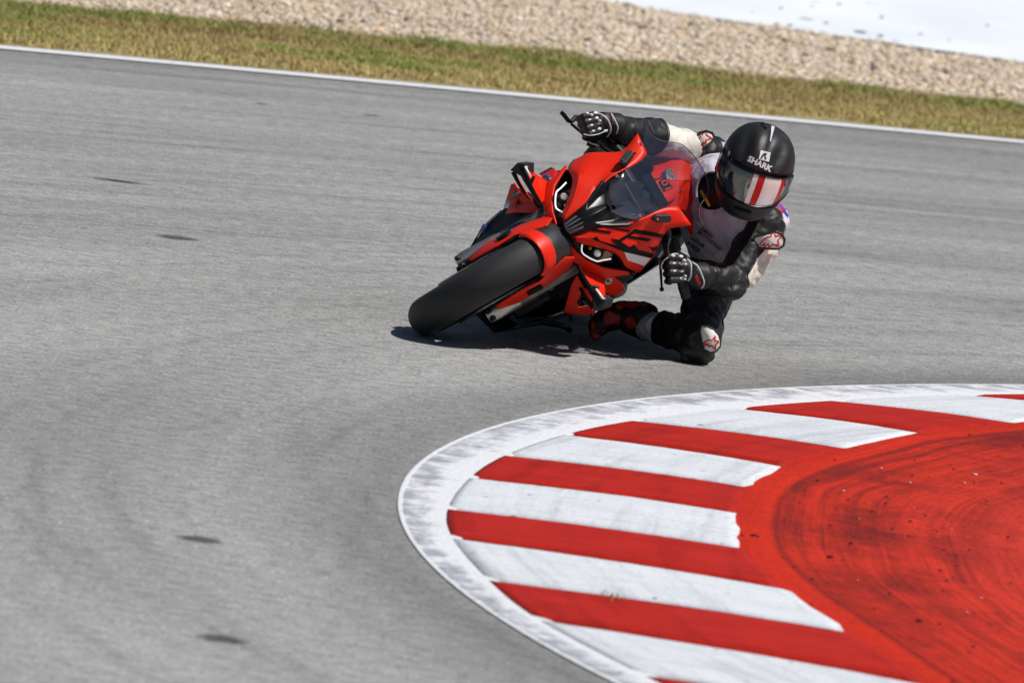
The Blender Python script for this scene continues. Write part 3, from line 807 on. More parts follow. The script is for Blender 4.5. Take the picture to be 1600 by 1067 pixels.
def wheel(name, c, rw, rc, rh, discs):
    w = empty(name); w.parent = bike
    MB().lathe(c, (1, 0, 0), tyre_profile(rw, rh, rc), 96, closed=True).build('tyre', M['rubber'], w, 50)
    ri = rc - rh * 1.5
    rim = MB().lathe(c, (1, 0, 0), [(-rw * .66, ri - .002), (-rw * .7, ri + .012), (-rw * .55, ri + .010), (-rw * .4, ri - .012), (rw * .4, ri - .012), (rw * .55, ri + .010), (rw * .7, ri + .012), (rw * .66, ri - .002), (rw * .4, ri - .024), (-rw * .4, ri - .024)], 72, closed=True)
    rim.build('rim', M['black_gloss'], w, 40)
    for k in range(10):
        a = 2 * math.pi * k / 10 + (0.12 if k % 2 else -0.12)
        MB().tube([V(c) + V((0, math.sin(a) * .03, math.cos(a) * .03)), V(c) + V((0, math.sin(a) * (ri - .015), math.cos(a) * (ri - .015)))], [.014, .010], 8).build('spoke', M['black_gloss'], w)
    MB().lathe(c, (1, 0, 0), [(-.055, .022), (-.05, .036), (.05, .036), (.055, .022)], 24).build('hub', M['black_gloss'], w)
    for s in discs:
        x = s * (rw + .007)
        MB().lathe((x, c[1], c[2]), (1, 0, 0), [(-.0025, .105), (-.0025, .158), (.0025, .158), (.0025, .105)], 64, closed=True).build('brake_disc', M['disc'], w, 40)
        MB().lathe((x * .9, c[1], c[2]), (1, 0, 0), [(-.004, .03), (-.004, .11), (.004, .11), (.004, .03)], 32, closed=True).build('disc_carrier', M['black_plastic'], w, 40)
    return w
front = wheel('front_wheel', (0, .03, .24), .064, .30, .06, (-1, 1))
rear = wheel('rear_wheel', (0, -1.25, .25), .098, .315, .085, (1,))

# ---- front mudguard: an arch over the tyre with a blade down each fork leg
def arch(r0, half, a0, a1, n=18, m=10):
    rows = []
    for i in range(n + 1):
        a = a0 + (a1 - a0) * i / n
        row = []
        for k in range(m + 1):
            q = -1 + 2 * k / m
            hx = half * math.sin(q * math.pi / 2 * 0.96); rr = r0 - .060 * (1 - math.cos(q * math.pi / 2 * 0.96)) * 1.25
            taper = 1.0 if i > 3 else 0.90 + .033 * i
            row.append(V((hx * taper, math.sin(a) * rr + .03, .24 + math.cos(a) * rr)))
        rows.append(row)
    return rows
rows = arch(.315, .079, R(37), R(26.5))
nn = len(rows[0]); vs = [p for r_ in rows for p in r_]
fs = [[i * nn + k, (i + 1) * nn + k, (i + 1) * nn + k + 1, i * nn + k + 1] for i in range(len(rows) - 1) for k in range(nn - 1)]
fender = empty('front_mudguard'); fender.parent = bike
panel('arch', vs, fs, M['red'], fender, .004, ref=AX, bevel=0.0015, smooth=50)
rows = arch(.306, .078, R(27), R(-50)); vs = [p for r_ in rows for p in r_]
panel('shaded_arch', vs, fs, M['black_plastic'], fender, .004, ref=AX, bevel=0, smooth=50)  # rest of the red mudguard, its shade put into black plastic
bl = [(.088, .150, .420), (.083, .175, .355), (.086, .135, .245), (.098, .105, .232), (.112, .080, .300), (.108, .030, .425), (.092, .010, .500), (.075, .060, .535), (.062, .105, .520)]
for mir in (False, True):
    panel('blade', bl, [[0, 1, 5, 6], [1, 2, 3, 4], [1, 4, 5], [0, 6, 7, 8]], M['red'], fender, .006, ref=(0, .1, .35), mirror=mir, bevel=.002)
    pts = [(.106, .092, .345), (.109, .066, .395), (.097, .108, .405), (.094, .128, .355)]
    pts = [V(p) for p in pts]; 
    panel('grip_decal', [V(p) + V((.003, .006, 0)) for p in pts], [[0, 1, 2, 3]], M['decal_black'], fender, .003, ref=(0, .1, .35), mirror=mir, bevel=0)
    # flared air guide behind the blade
    g_ = [(.096, .02, .44), (.100, -.02, .480), (.072, -.01, .505), (.045, .03, .525), (.060, .055, .515), (.083, .05, .47)]
    panel('air_guide', g_, [[0, 1, 2, 5], [2, 3, 4, 5]], M['red'], fender, .004, ref=(0, 0, .3), mirror=mir, bevel=.001)

# ---- fork
for s in (1, -1):
    fk = empty('fork_leg'); fk.parent = bike
    d = V((0, -.40, .915)).normalized(); b = V((s * .100, .060, .235))
    MB().tube([b + d * .06, b + d * .10, b + d * .36], [.024, .0225, .0225], 20).build('lower_tube', M['grey_metal'], fk)
    MB().tube([b + d * .34, b + d * .36, b + d * .40], [.031, .0325, .033], 20).build('upper_tube', M['bronze'], fk)
    MB().tube([b + d * .335, b + d * .352], [.034, .034], 20).build('dust_seal', M['black_plastic'], fk)
    foot = MB()
    foot.tube([b + V((0, .012, -.050)), b + V((0, .010, -.02)), b + d * .05, b + d * .16], [.026, .030, .027, .020], 14, flat=.85)
    foot.build('fork_foot', M['silver'], fk, 40)
    for q in (-1, 1):
        MB().tube([b + V((s * .0 + q * .013, .03, -.030 )), b + V((q * .013, .047, -.036))], [.0075, .0075], 12).build('pinch_bolt', M['engine'], fk)
    MB().box(b + V((s * .004, -.052, .055)), (.046, .06, .105), Euler((R(24), 0, 0)).to_matrix()).build('brake_caliper', M['engine'], fk, 30, .008)
MB().tube([(-.11, .045, .24), (.11, .045, .24)], [.014, .014], 16).build('front_axle', M['silver'], front)
for z_, y_ in ((.55, -.085), (.72, -.160)):
    MB().box((0, y_, z_), (.27, .07, .03), Euler((R(24), 0, 0)).to_matrix()).build('triple_clamp', M['black_plastic'], bike, 30, .008)

# the front end is steered a little into the bend, about the steering head
def steer(objs, deg):
    P = V((0, -.02, .24)); A = V((0, -.40, .915)).normalized()
    T = Matrix.Translation((0, .04, 0)) @ Matrix.Translation(P) @ Matrix.Rotation(R(deg), 4, A) @ Matrix.Translation(-P)
    for o in objs: o.matrix_basis = T
steer([front, fender] + [o for o in bike.children if o.name.startswith('fork_leg')], 5.0)

# ---- nose cowl: one shell left and right of the beak
# rider's left, seen from the front
CW = dict(n0=(-0.0259, 0.0950, 0.5586), i1=(-0.0346, 0.0800, 0.6042), i2=(-0.0440, 0.0476, 0.6535), i3=(-0.0625, 0.0228, 0.6821), i4=(-0.0834, -0.0144, 0.7178), i5=(-0.0886, -0.0454, 0.7603), i6=(-0.0840, -0.1260, 0.8231), i7=(-0.1017, -0.1694, 0.8489), i8=(-0.1749, -0.1880, 0.8513),
          s1=(-0.1478, -0.1483, 0.7892), s2=(-0.1039, -0.0578, 0.7340), e1=(-0.1571, -0.1446, 0.7642), e2=(-0.1834, -0.1446, 0.7225), e3=(-0.2033, -0.1483, 0.6860),
          c0=(-0.0376, 0.0980, 0.5703), c1=(-0.0594, 0.0780, 0.6009), c2=(-0.0939, 0.0451, 0.6270), c3=(-0.1300, 0.0104, 0.6516), c4=(-0.1509, -0.0144, 0.6559), c5=(-0.1787, -0.0764, 0.6741),
          h0=(-0.0439, 0.0850, 0.5594), h1=(-0.0608, 0.0600, 0.5608), h2=(-0.0894, 0.0228, 0.5891), h3=(-0.1179, -0.0020, 0.6141), h4=(-0.1478, -0.0330, 0.6286), h5=(-0.1755, -0.0640, 0.6190), h6=(-0.1934, -0.0826, 0.6145), e5=(-0.2156, -0.1880, 0.6167), e4=(-0.2083, -0.1632, 0.6602))
ck = list(CW); ci = {k: i for i, k in enumerate(ck)}
cf = [('n0', 'i1', 'c1', 'c0'), ('i1', 'i2', 'c2', 'c1'), ('i2', 'i3', 'c3', 'c2'), ('i3', 's2', 'c4', 'c3'), ('s2', 's1', 'e1', 'c5', 'c4'), ('e1', 'e2', 'e3', 'c5'),
      ('i3', 'i4', 's2'), ('i4', 'i5', 's2'), ('i5', 'i6', 's1', 's2'), ('i6', 'i7', 'i8', 's1'),
      ('c0', 'c1', 'h1', 'h0'), ('c1', 'c2', 'h2', 'h1'), ('c2', 'c3', 'h3', 'h2'), ('c3', 'c4', 'h4', 'h3'), ('c4', 'h5', 'h4'), ('c4', 'c5', 'h6', 'h5'), ('c5', 'e3', 'e4', 'e5', 'h6')]
cf = [[ci[k] for k in f] for f in cf]
cp = [CW[k] for k in ck]
CR = {}
for seq, w_ in ((('n0', 'i1', 'i2', 'i3', 'i4', 'i5', 'i6', 'i7', 'i8', 's1', 'e1', 'e2', 'e3', 'e4', 'e5', 'h6', 'h5', 'h4', 'h3', 'h2', 'h1', 'h0', 'c0', 'n0'), 1.0), (('i3', 's2', 's1'), .8), (('c0', 'c1', 'c2', 'c3', 'c4', 'c5', 'e3'), .45)):
    for a_, b_ in zip(seq, seq[1:]): CR[frozenset((ci[a_], ci[b_]))] = w_
cowl = {}
for mir in (False, True):
    cw = empty('nose_cowl'); cw.parent = bike
    o = panel('cowl_shell', cp, cf, M['red'], cw, .006, ref=(0, -.35, .62), mirror=mir, bevel=.0, smooth=60, sub=2, creases=CR)
    cowl[mir] = (cw, o)
    if not mir:
        L = [[(-0.0578, 0.0705, 0.5985), (-0.0655, 0.0603, 0.6085), (-0.0641, 0.0528, 0.6178), (-0.0818, 0.0427, 0.6180), (-0.1213, -0.0055, 0.6472), (-0.1350, -0.0252, 0.6605), (-0.1472, -0.0241, 0.6518), (-0.0922, 0.0337, 0.6216)],
             [(-0.0906, 0.0141, 0.6443), (-0.1058, -0.0083, 0.6599), (-0.1018, -0.0406, 0.6982), (-0.0986, -0.0518, 0.7126), (-0.1093, -0.0555, 0.7101), (-0.1114, -0.0406, 0.6923), (-0.1147, -0.0145, 0.6612), (-0.1200, -0.0041, 0.6464)],
             [(-0.0986, -0.0518, 0.7126), (-0.1580, -0.1354, 0.7693), (-0.1651, -0.1295, 0.7584), (-0.1064, -0.0462, 0.7016)],
             [(-0.1068, -0.0302, 0.6835), (-0.1086, -0.0364, 0.6893), (-0.1505, -0.0975, 0.7316), (-0.1537, -0.0897, 0.7209), (-0.1153, -0.0350, 0.6836)],
             [(-0.0450, 0.0337, 0.6507), (-0.0495, 0.0267, 0.6557), (-0.0975, -0.0406, 0.7008), (-0.1000, -0.0372, 0.6955), (-0.0608, 0.0169, 0.6595)],
             [(-0.0392, 0.0603, 0.6247), (-0.0736, 0.0099, 0.6595), (-0.0761, 0.0163, 0.6507), (-0.0416, 0.0664, 0.6144)],
             [(-0.1177, -0.0041, 0.6478), (-0.1147, -0.0145, 0.6612), (-0.1424, -0.0392, 0.6716), (-0.1414, -0.0518, 0.6863), (-0.1624, -0.0630, 0.6859), (-0.1987, -0.1093, 0.7151), (-0.2054, -0.1015, 0.7022), (-0.1784, -0.0644, 0.6775), (-0.1478, -0.0252, 0.6527)],
             [(-0.1687, -0.0911, 0.7133), (-0.1854, -0.1206, 0.7359), (-0.1900, -0.1099, 0.7211), (-0.1907, -0.1060, 0.7163)]]
        poly_decal('black_lettering', L, M['decal_black'], cw, o, .0022, 8, direction=(-.14, .935, .32))
        poly_decal('white_stripe', [[(-0.1469, -0.0241, 0.6520), (-0.2049, -0.0995, 0.7003), (-0.2175, -0.0846, 0.6760), (-0.1763, -0.0358, 0.6469)]], M['white_paint'], cw, o, .0022, 8, direction=(-.14, .935, .32))
    # mirror blanking plate with its bolt, and the screw near the tip
    a, b = V((-0.1073, -0.0702, 0.7915)), V((-0.1230, -0.1012, 0.8149))
    if mir: a, b = V(mx(a)), V(mx(b))
    nrm = V((-.35, .85, .35)) if not mir else V((.35, .85, .35)); nrm.normalize()
    u_ = (b - a).normalized(); w_ = nrm.cross(u_).normalized(); r_ = .0125
    ring = [a - u_ * r_ * math.cos(t) * 1 + w_ * r_ * math.sin(t) for t in [R(-90 + 18 * k) for k in range(11)]]
    ring += [b + u_ * r_ * math.cos(t) + w_ * r_ * math.sin(t) for t in [R(90 - 18 * k) for k in range(11)]]
    m_ = MB(); nn_ = len(ring); m_.add(([p + nrm * .012 for p in ring] + [p - nrm * .02 for p in ring], [list(range(nn_)), [2 * nn_ - 1 - k for k in range(nn_)]] + [[k, nn_ + k, nn_ + (k + 1) % nn_, (k + 1) % nn_] for k in range(nn_)]))
    pl = m_.build('mirror_blanking_plate', M['black_plastic'], cw, 30, .002)
    MB().tube([a + nrm * .008, a + nrm * .0165], [.0048, .004], 12).build('bolt', M['bolt'], pl)
    sc_ = V((-0.1349, -0.1384, 0.8539)); sc_ = V(mx(sc_)) if mir else sc_
    MB().tube([sc_ - nrm * .01, sc_ + nrm * .007], [.0045, .0038], 12).build('screw', M['bolt'], cw)

# ---- beak and screen surround, gloss black, with the ribbed intake
bk = dict(m0=(0.0018, 0.1220, 0.5532), n=(-0.0249, 0.1060, 0.5579), i1=(-0.0361, 0.0860, 0.6052), i2=(-0.0446, 0.0550, 0.6531), i3=(-0.0639, 0.0278, 0.6829), i4=(-0.0848, -0.0094, 0.7186), q3=(-0.0821, -0.0454, 0.7414),
          q2=(-0.0507, -0.0268, 0.7109), q1=(-0.0134, 0.0104, 0.6904), m2=(0.0228, 0.0228, 0.6940), m1=(0.0011, 0.0880, 0.6263), v1=(-0.0255, 0.0650, 0.6403), v2=(-0.0448, 0.0154, 0.6803))
kk = {k: i for i, k in enumerate(bk)}
bf_ = [('m0', 'n', 'i1', 'm1'), ('i1', 'i2', 'v1', 'm1'), ('i2', 'i3', 'v2', 'v1'), ('m1', 'v1', 'm2'), ('v1', 'q1', 'm2'), ('v1', 'v2', 'q1'), ('v2', 'i3', 'i4', 'q2'), ('v2', 'q2', 'q1'), ('i4', 'q3', 'q2')]
bpts = [list(bk[k]) for k in kk]
for k in ('m0', 'm2', 'm1'): bpts[kk[k]][0] = 0.0
beak = panel('beak', bpts, [[kk[k] for k in f] for f in bf_], M['black_gloss'], bike, .012, ref=(0, -.35, .62), both=True, bevel=.003, smooth=20)
for s in (1, -1):
    for k, (q0, q1_) in enumerate([(.16, .40), (.52, .80)]):
        n_ = V(bpts[kk['n']]); i_ = V(bpts[kk['i1']]); m0 = V(bpts[kk['m0']]); m1 = V(bpts[kk['m1']])
        e0 = [lerp(m0, n_, q) for q in (q0 - .1, q1_)]; e1 = [lerp(m1, i_, q) for q in (q0 + .02, q1_ - .08)]
        P = [lerp(e0[0], e1[0], .08), lerp(e0[1], e1[1], .08), lerp(e0[1], e1[1], .86), lerp(e0[0], e1[0], .92)]
        P = [V((s * abs(p.x) * -1, p.y + .004, p.z + .001)) for p in P]
        panel('intake_slat', P, [[0, 1, 2, 3]], M['slat'], beak, .004, bevel=.001)

# ---- windscreen
sr = [[(0, .022, .714), (-0.0016, 0.0166, 0.6895), (-0.0138, 0.0067, 0.6888), (-0.0400, -0.0169, 0.6979), (-0.0814, -0.0516, 0.7397)],
      [(0, -.046, .758), (0.0127, -0.0491, 0.7170), (-0.0290, -0.0491, 0.7296), (-0.0607, -0.0541, 0.7415), (-0.0865, -0.0690, 0.7589)],
      [(0, -.157, .814), (0.0104, -0.1570, 0.7689), (-0.0374, -0.1483, 0.7882), (-0.0736, -0.1359, 0.8007), (-0.0929, -0.1260, 0.8176)],
      [(0, -.29, .872), (0.0044, -0.2850, 0.8379), (-0.0468, -0.2650, 0.8514), (-0.0940, -0.2314, 0.8512), (-0.1393, -0.1942, 0.8483)],
      [(0, -.36, .905), (-0.0094, -0.3550, 0.8962), (-0.0524, -0.3300, 0.8881), (-0.1004, -0.2900, 0.8691), (-0.1659, -0.2190, 0.8621)],
      [(0, -.405, .924), (-0.0294, -0.3900, 0.9187), (-0.0667, -0.3650, 0.9090), (-0.1181, -0.3150, 0.8680), (-0.1886, -0.2438, 0.8732)]]
P5 = []
for q_, r_ in enumerate(sr):
    Cc = V(r_[0]); E_ = V(r_[-1]); half = []
    for k in range(7):
        s_ = k / 6; p = V((E_.x * s_, Cc.y + (E_.y - Cc.y) * s_ ** 2, Cc.z + (E_.z - Cc.z) * s_ ** 2.1))
        if q_ == 5: p += V((0, .055, -.028)) * math.exp(-((s_ - .74) / .15) ** 2)
        if q_ == 4: p += V((0, .018, -.010)) * math.exp(-((s_ - .74) / .18) ** 2)
        half.append(p)
    P5.append([V(mx(p)) for p in half[:0:-1]] + half)
W5 = len(P5[0])
vs = [p for r_ in P5 for p in r_]; fs = [[i * W5 + k, (i + 1) * W5 + k, (i + 1) * W5 + k + 1, i * W5 + k + 1] for i in range(5) for k in range(W5 - 1)]
me = mesh_from(vs, fs); 
screen = link('windscreen', me, M['screen'], bike, 60)
md = screen.modifiers.new('sub', 'SUBSURF'); md.levels = 3; md.render_levels = 3
edge = MB().tube(catmull(P5[-1], 5), .0016, 6); edge.build('screen_edge', M['slat'], screen)
for s in (1, -1):
    p = V((-0.0751, -0.0293, 0.7575)); p.x *= (1 if s < 0 else -1)
    MB().tube([p - V((0, .01, 0)), p + V((0, .008, .004))], [.0062, .005], 14).build('screen_bolt', M['bolt'], screen)

# ---- headlights
hl = [(-0.0454, 0.0352, 0.5491), (-0.0549, 0.0042, 0.5479), (-0.1028, -0.0268, 0.5946), (-0.1414, -0.0516, 0.6161), (-0.1664, -0.0764, 0.6127), (-0.1865, -0.0888, 0.6064), (-0.1737, -0.0702, 0.5746), (-0.1478, -0.0330, 0.5469), (-0.1127, 0.0042, 0.5327), (-0.0727, 0.0352, 0.5297)]
drl = [(-0.0615, 0.0327, 0.5574), (-0.0817, 0.0414, 0.5474), (-0.1012, 0.0327, 0.5508), (-0.1300, 0.0154, 0.5667), (-0.1366, -0.0020, 0.5822), (-0.1449, -0.0218, 0.6023)]
for s in (1, -1):
    mir = s > 0
    f_ = (lambda p: V(mx(p))) if mir else (lambda p: V(p))
    h = empty('headlight'); h.parent = bike
    ctr = V((-0.1118, -0.0640, 0.5612)); rr_ = [V(p) for p in hl] + [lerp(V(p), ctr, .45) + V((0, -.02, 0)) for p in hl]; k_ = len(hl)
    panel('housing', [f_(p) for p in rr_], [[i, (i + 1) % k_, k_ + (i + 1) % k_, k_ + i] for i in range(k_)] + [[k_ + i for i in range(k_)]], M['black_gloss'], h, .004, ref=(0, -.5, .6), bevel=.001)
    MB().tube([f_(p) for p in catmull(drl, 4)], .0027, 8).build('running_light', M['drl'], h)
    pc = f_((-0.1084, -0.0082, 0.5771)); 
    MB().lathe(pc, V(((1 if mir else -1) * .22, .9, -.05)), [(-.03, .013), (-.012, .018), (0, .0185)], 20).build('projector_barrel', M['black_gloss'], h)
    MB().ball(pc + V((0, .004, 0)), (.0120, .008, .0120), 10).build('projector_lens', M['led'], h)
    pc2 = f_((-0.0814, -0.0020, 0.5652)); MB().ball(pc2, (.006, .004, .006), 8).build('side_reflector', M['yellow'] if not mir else M['bolt'], h)

# ---- red frame under the headlights, running out to the winglets
ur = dict(ua=(-0.0017, 0.1000, 0.5307), u1=(-0.0267, 0.0900, 0.5310), u2=(-0.0827, 0.0575, 0.5363), u3=(-0.1190, 0.0228, 0.5428), u4=(-0.1584, -0.0144, 0.5646), u5=(-0.2052, -0.1260, 0.6054),
          va=(0.0053, 0.0900, 0.5099), v1=(-0.0217, 0.0820, 0.5096), v2=(-0.1006, 0.0451, 0.5082), v3=(-0.1296, 0.0042, 0.5121), v4=(-0.1860, -0.0640, 0.5385), v5=(-0.1896, -0.0888, 0.5585), v6=(-0.2099, -0.1384, 0.5958),
          ub=(-0.0535, 0.0760, 0.5338), vb=(-0.0538, 0.0680, 0.5092))
uk = {k: i for i, k in enumerate(ur)}; up_ = [list(ur[k]) for k in uk]
up_[uk['ua']][0] = 0; up_[uk['va']][0] = 0
panel('headlight_frame', up_, [[uk[k] for k in f] for f in [('ua', 'u1', 'v1', 'va'), ('u1', 'ub', 'vb', 'v1'), ('ub', 'u2', 'v2', 'vb'), ('u2', 'u3', 'v3', 'v2'), ('u3', 'u4', 'v4', 'v3'), ('u4', 'u5', 'v6', 'v5', 'v4')]],
      M['red'], bike, .008, ref=(0, -.35, .66), both=True, bevel=.003, smooth=30)

tr_ = [(0.0056, 0.0900, 0.5420), (-0.0223, 0.0820, 0.5513), (-0.0407, 0.0720, 0.5569), (-0.0583, 0.0476, 0.5556), (-0.0785, 0.0352, 0.5312), (-0.0514, 0.0620, 0.5291), (-0.0247, 0.0720, 0.5260), (0.0001, 0.0840, 0.5263)]
tr_ = [list(p) for p in tr_]; tr_[0][0] = 0; tr_[7][0] = 0
panel('nose_gap_trim', tr_, [[0, 1, 6, 7], [1, 2, 5, 6], [2, 3, 4, 5]], M['black_gloss'], bike, .006, ref=(0, -.35, .66), both=True, bevel=.001)

# ---- winglets
for s in (1, -1):
    mir = s > 0; f_ = (lambda p: V(mx(p))) if mir else (lambda p: V(p))
    w = empty('winglet'); w.parent = bike
    A = dict(a=(-0.1211, 0.0352, 0.5049), b=(-0.2534, 0.0600, 0.5337), c=(-0.2461, -0.0268, 0.5165), d=(-0.1841, -0.0702, 0.5388), e=(-0.1343, -0.0144, 0.5181))
    panel('blade', [f_(p) for p in A.values()], [[0, 1, 2, 3, 4]], M['red'], w, .006, ref=(0, -.05, .2), bevel=.002)
    MB().tube([f_(p) for p in ((-0.1078, 0.0476, 0.5123), (-0.1604, 0.0600, 0.5121), (-0.2173, 0.0650, 0.5144), (-0.2621, 0.0600, 0.5157))], [.006, .0095, .0115, .012], 8, flat=.8).build('leading_edge', M['black_gloss'], w, 40)
    MB().tube([f_((-0.1917, 0.0600, 0.5157)), f_((-0.2104, 0.0451, 0.5374))], [.006, .005], 8).build('stub', M['black_gloss'], w)
    panel('white_line', [f_(p) for p in ((-0.2095, 0.0720, 0.5305), (-0.2530, 0.0720, 0.5342), (-0.2551, 0.0352, 0.5319), (-0.2498, 0.0352, 0.5352), (-0.2491, 0.0700, 0.5398), (-0.2123, 0.0700, 0.5370))], [[0, 1, 4, 5], [1, 2, 3, 4]], M['white_paint'], w, .004, ref=(0, -.05, .2), bevel=0)
    # end cap and the lower blade back to the body
    ec = [(-0.2174, 0.0660, 0.5147), (-0.2585, 0.0600, 0.5382), (-0.2765, 0.0538, 0.5148), (-0.2688, 0.0538, 0.4814)]
    bk_ = [V(p) + V((0, -.10, 0)) for p in ec]
    panel('end_cap', [f_(p) for p in [V(q) for q in ec] + bk_], [[0, 1, 2, 3], [1, 2, 6, 5], [2, 3, 7, 6], [0, 1, 5, 4]], M['black_plastic'], w, .003, ref=(0, -.2, .45), bevel=.002)
    lb = [(-0.2476, 0.0600, 0.4914), (-0.2716, 0.0600, 0.4868), (-0.1836, 0.0352, 0.4792), (-0.1969, 0.0352, 0.4607)]
    MB().tube([f_(p) for p in ((-0.2592, 0.0476, 0.4852), (-0.2233, 0.0476, 0.4819), (-0.1778, 0.0352, 0.4776))], [.0085, .006, .005], 8).build('lower_edge', M['black_gloss'], w)
    panel('lower_blade', [f_(p) for p in ((-0.2547, 0.0352, 0.4761), (-0.1725, 0.0228, 0.4716), (-0.1671, -0.0888, 0.4470), (-0.2420, -0.0764, 0.4511))], [[0, 1, 2, 3]], M['red'], w, .005, ref=(0, -.05, .8), bevel=.001)

# ---- side fairings
for s in (1, -1):
    mir = s > 0; f_ = (lambda p: V(mx(p))) if mir else (lambda p: V(p))
    sf = empty('side_fairing'); sf.parent = bike
    S = dict(a=(-0.1022, 0.0228, 0.5047), b=(-0.1352, -0.0144, 0.5074), c=(-0.1864, -0.0764, 0.5340), d=(-0.1883, -0.1012, 0.5551), e=(-0.2183, -0.1632, 0.5541), f=(-0.2343, -0.2376, 0.5322), g=(-0.2361, -0.2376, 0.4900), h=(-0.2136, -0.1880, 0.4821), i=(-0.1843, -0.1384, 0.4708), j=(-0.1532, -0.0640, 0.4794))
    panel('upper_panel', [f_(p) for p in S.values()], [[0, 1, 9], [1, 2, 8, 9], [2, 3, 4, 7, 8], [4, 5, 6, 7]], M['red'], sf, .005, ref=(0, -.25, .5), bevel=.003)
    MB().lathe(f_((-0.1936, -0.1012, 0.5352)), V(((1 if mir else -1), .9, .3)), [(-.004, .012), (.003, .012), (.004, .010)], 24).build('badge_ring', M['silver'], sf)
    MB().lathe(f_((-0.1941, -0.0962, 0.5366)), V(((1 if mir else -1), .9, .3)), [(-.003, .007), (.003, .007), (.004, .006)], 20).build('badge_disc', M['grey_metal'], sf)
    # lower panel with its opening, red inside and out
    Q = [(-0.1247, -0.0888, 0.4578), (-0.1388, -0.1136, 0.4175), (-0.1705, -0.1632, 0.3629), (-0.1912, -0.2376, 0.3117), (-0.2157, -0.2600, 0.3379), (-0.2356, -0.2800, 0.3652), (-0.2439, -0.2600, 0.3978), (-0.2187, -0.2500, 0.3936), (-0.2040, -0.2252, 0.3673), (-0.1893, -0.2128, 0.3729), (-0.1831, -0.1880, 0.3981), (-0.1639, -0.1508, 0.4354), (-0.1817, -0.1632, 0.4434), (-0.2090, -0.2128, 0.4225)]
    panel('lower_panel', [f_(p) for p in Q], [[0, 1, 11], [1, 2, 9, 10, 11], [2, 3, 8, 9], [3, 4, 5, 7, 8], [5, 6, 7], [11, 12, 13, 7], ], M['red'], sf, .006, ref=(0, -.25, .5), bevel=.002)
    # long flank running back to the engine
    K = [(-0.1883, -0.1012, 0.5551), (-0.2158, -0.1880, 0.5474), (-0.2109, -0.3000, 0.5566), (-0.1988, -0.1880, 0.5886), (-.11, -.60, .53), (-.12, -.62, .44), (-.20, -.36, .44), (-.12, -.70, .34), (-.18, -.32, .36), (-.14, -.75, .24), (-.170, -.28, .21), (-.145, -.76, .11), (-.125, -.24, .07), (0, -.80, .03), (0, -.26, .03)]
    panel('flank', [f_(p) for p in K], [[0, 1, 2, 3], [1, 6, 5, 4, 2], [6, 8, 7, 5], [8, 10, 9, 7]], M['black_plastic'] if not mir else M['red'], sf, .004, ref=(0, -.5, .4), bevel=.003)
    panel('belly', [f_(p) for p in K[9:]], [[1, 3, 2, 0], [3, 5, 4, 2]], M['black_plastic'], sf, .004, ref=(0, -.5, .4), bevel=0)
    panel('white_edge', [f_(p) for p in ((-.201, -.335, .36), (-.203, -.335, .372), (-.172, -.295, .25), (-.165, -.296, .24))], [[0, 1, 2, 3]], M['white_paint'], sf, .002, ref=(0, -.5, .4), bevel=0)

# the rider's right flank shows past the fork: black lower fairing with a pale edge, red panel above
rf_ = empty('lower_fairing'); rf_.parent = bike
panel('black_panel', [(0.1572, -0.3000, 0.1215), (0.2039, -0.3000, 0.2127), (0.2190, -0.3100, 0.2938), (0.1988, -0.2700, 0.3473), (0.1397, -0.1880, 0.4324), (.10, -.22, .20), (.09, -.28, .08)], [[0, 1, 5, 6], [1, 2, 3, 4, 5]], M['black_plastic'], rf_, .006, ref=(0, -.6, .3), bevel=.002)
panel('pale_edge', [(0.1809, -0.2950, 0.1691), (0.2042, -0.2950, 0.2147), (0.2119, -0.2980, 0.2573), (0.2178, -0.3000, 0.2966), (0.2116, -0.2950, 0.2971), (0.2056, -0.2930, 0.2578), (0.1980, -0.2900, 0.2152), (0.1762, -0.2900, 0.1732)], [[0, 1, 6, 7], [1, 2, 5, 6], [2, 3, 4, 5]], M['leather_grey'], rf_, .002, ref=(0, -.6, .3), bevel=0)
panel('blue_mark', [(0.1891, -0.2850, 0.1934), (0.2008, -0.2850, 0.2213), (0.1941, -0.2800, 0.2268), (0.1824, -0.2800, 0.2092), (0.1804, -0.2800, 0.2001)], [[0, 1, 2, 3, 4]], M['blue'], rf_, .002, ref=(0, -.6, .3), bevel=0)
panel('stay', [(0.1595, -0.3000, 0.1177), (0.1844, -0.3000, 0.1669), (0.2080, -0.3000, 0.2101), (0.2021, -0.3000, 0.2116), (0.1835, -0.3000, 0.1767), (0.1545, -0.3000, 0.1302)], [[0, 1, 4, 5], [1, 2, 3, 4]], M['black_gloss'], rf_, .004, ref=(0, -.6, .3), bevel=0)
panel('red_panel', [(0.2148, -0.2900, 0.2983), (0.2720, -0.3100, 0.3577), (0.2676, -0.3000, 0.3740), (0.2224, -0.2376, 0.3887), (0.1771, -0.1632, 0.4538), (0.1486, -0.1508, 0.4534), (0.1981, -0.2500, 0.3461)], [[0, 1, 2, 3, 6], [3, 4, 5, 6]], M['red'], rf_, .006, ref=(0, -.6, .3), bevel=.002)
panel('white_flash', [(0.2137, -0.2800, 0.3011), (0.2315, -0.2850, 0.3285), (0.2140, -0.2650, 0.3429), (0.1966, -0.2376, 0.3495)], [[0, 1, 2, 3]], M['white_paint'], rf_, .003, ref=(0, -.6, .3), bevel=0)
panel('grey_patch', [(0.2335, -0.2850, 0.3375), (0.2471, -0.2850, 0.3641), (0.2221, -0.2314, 0.3855), (0.2145, -0.2314, 0.3860)], [[0, 1, 2, 3]], M['slat'], rf_, .003, ref=(0, -.6, .3), bevel=0)
panel('upper_panel', [(0.2411, -0.2128, 0.4864), (0.2376, -0.2128, 0.5332), (0.2166, -0.1632, 0.5554), (0.1872, -0.1136, 0.5390), (0.2090, -0.1384, 0.5130)], [[0, 1, 2, 3, 4]], M['red'], rf_, .006, ref=(0, -.6, .3), bevel=.002)
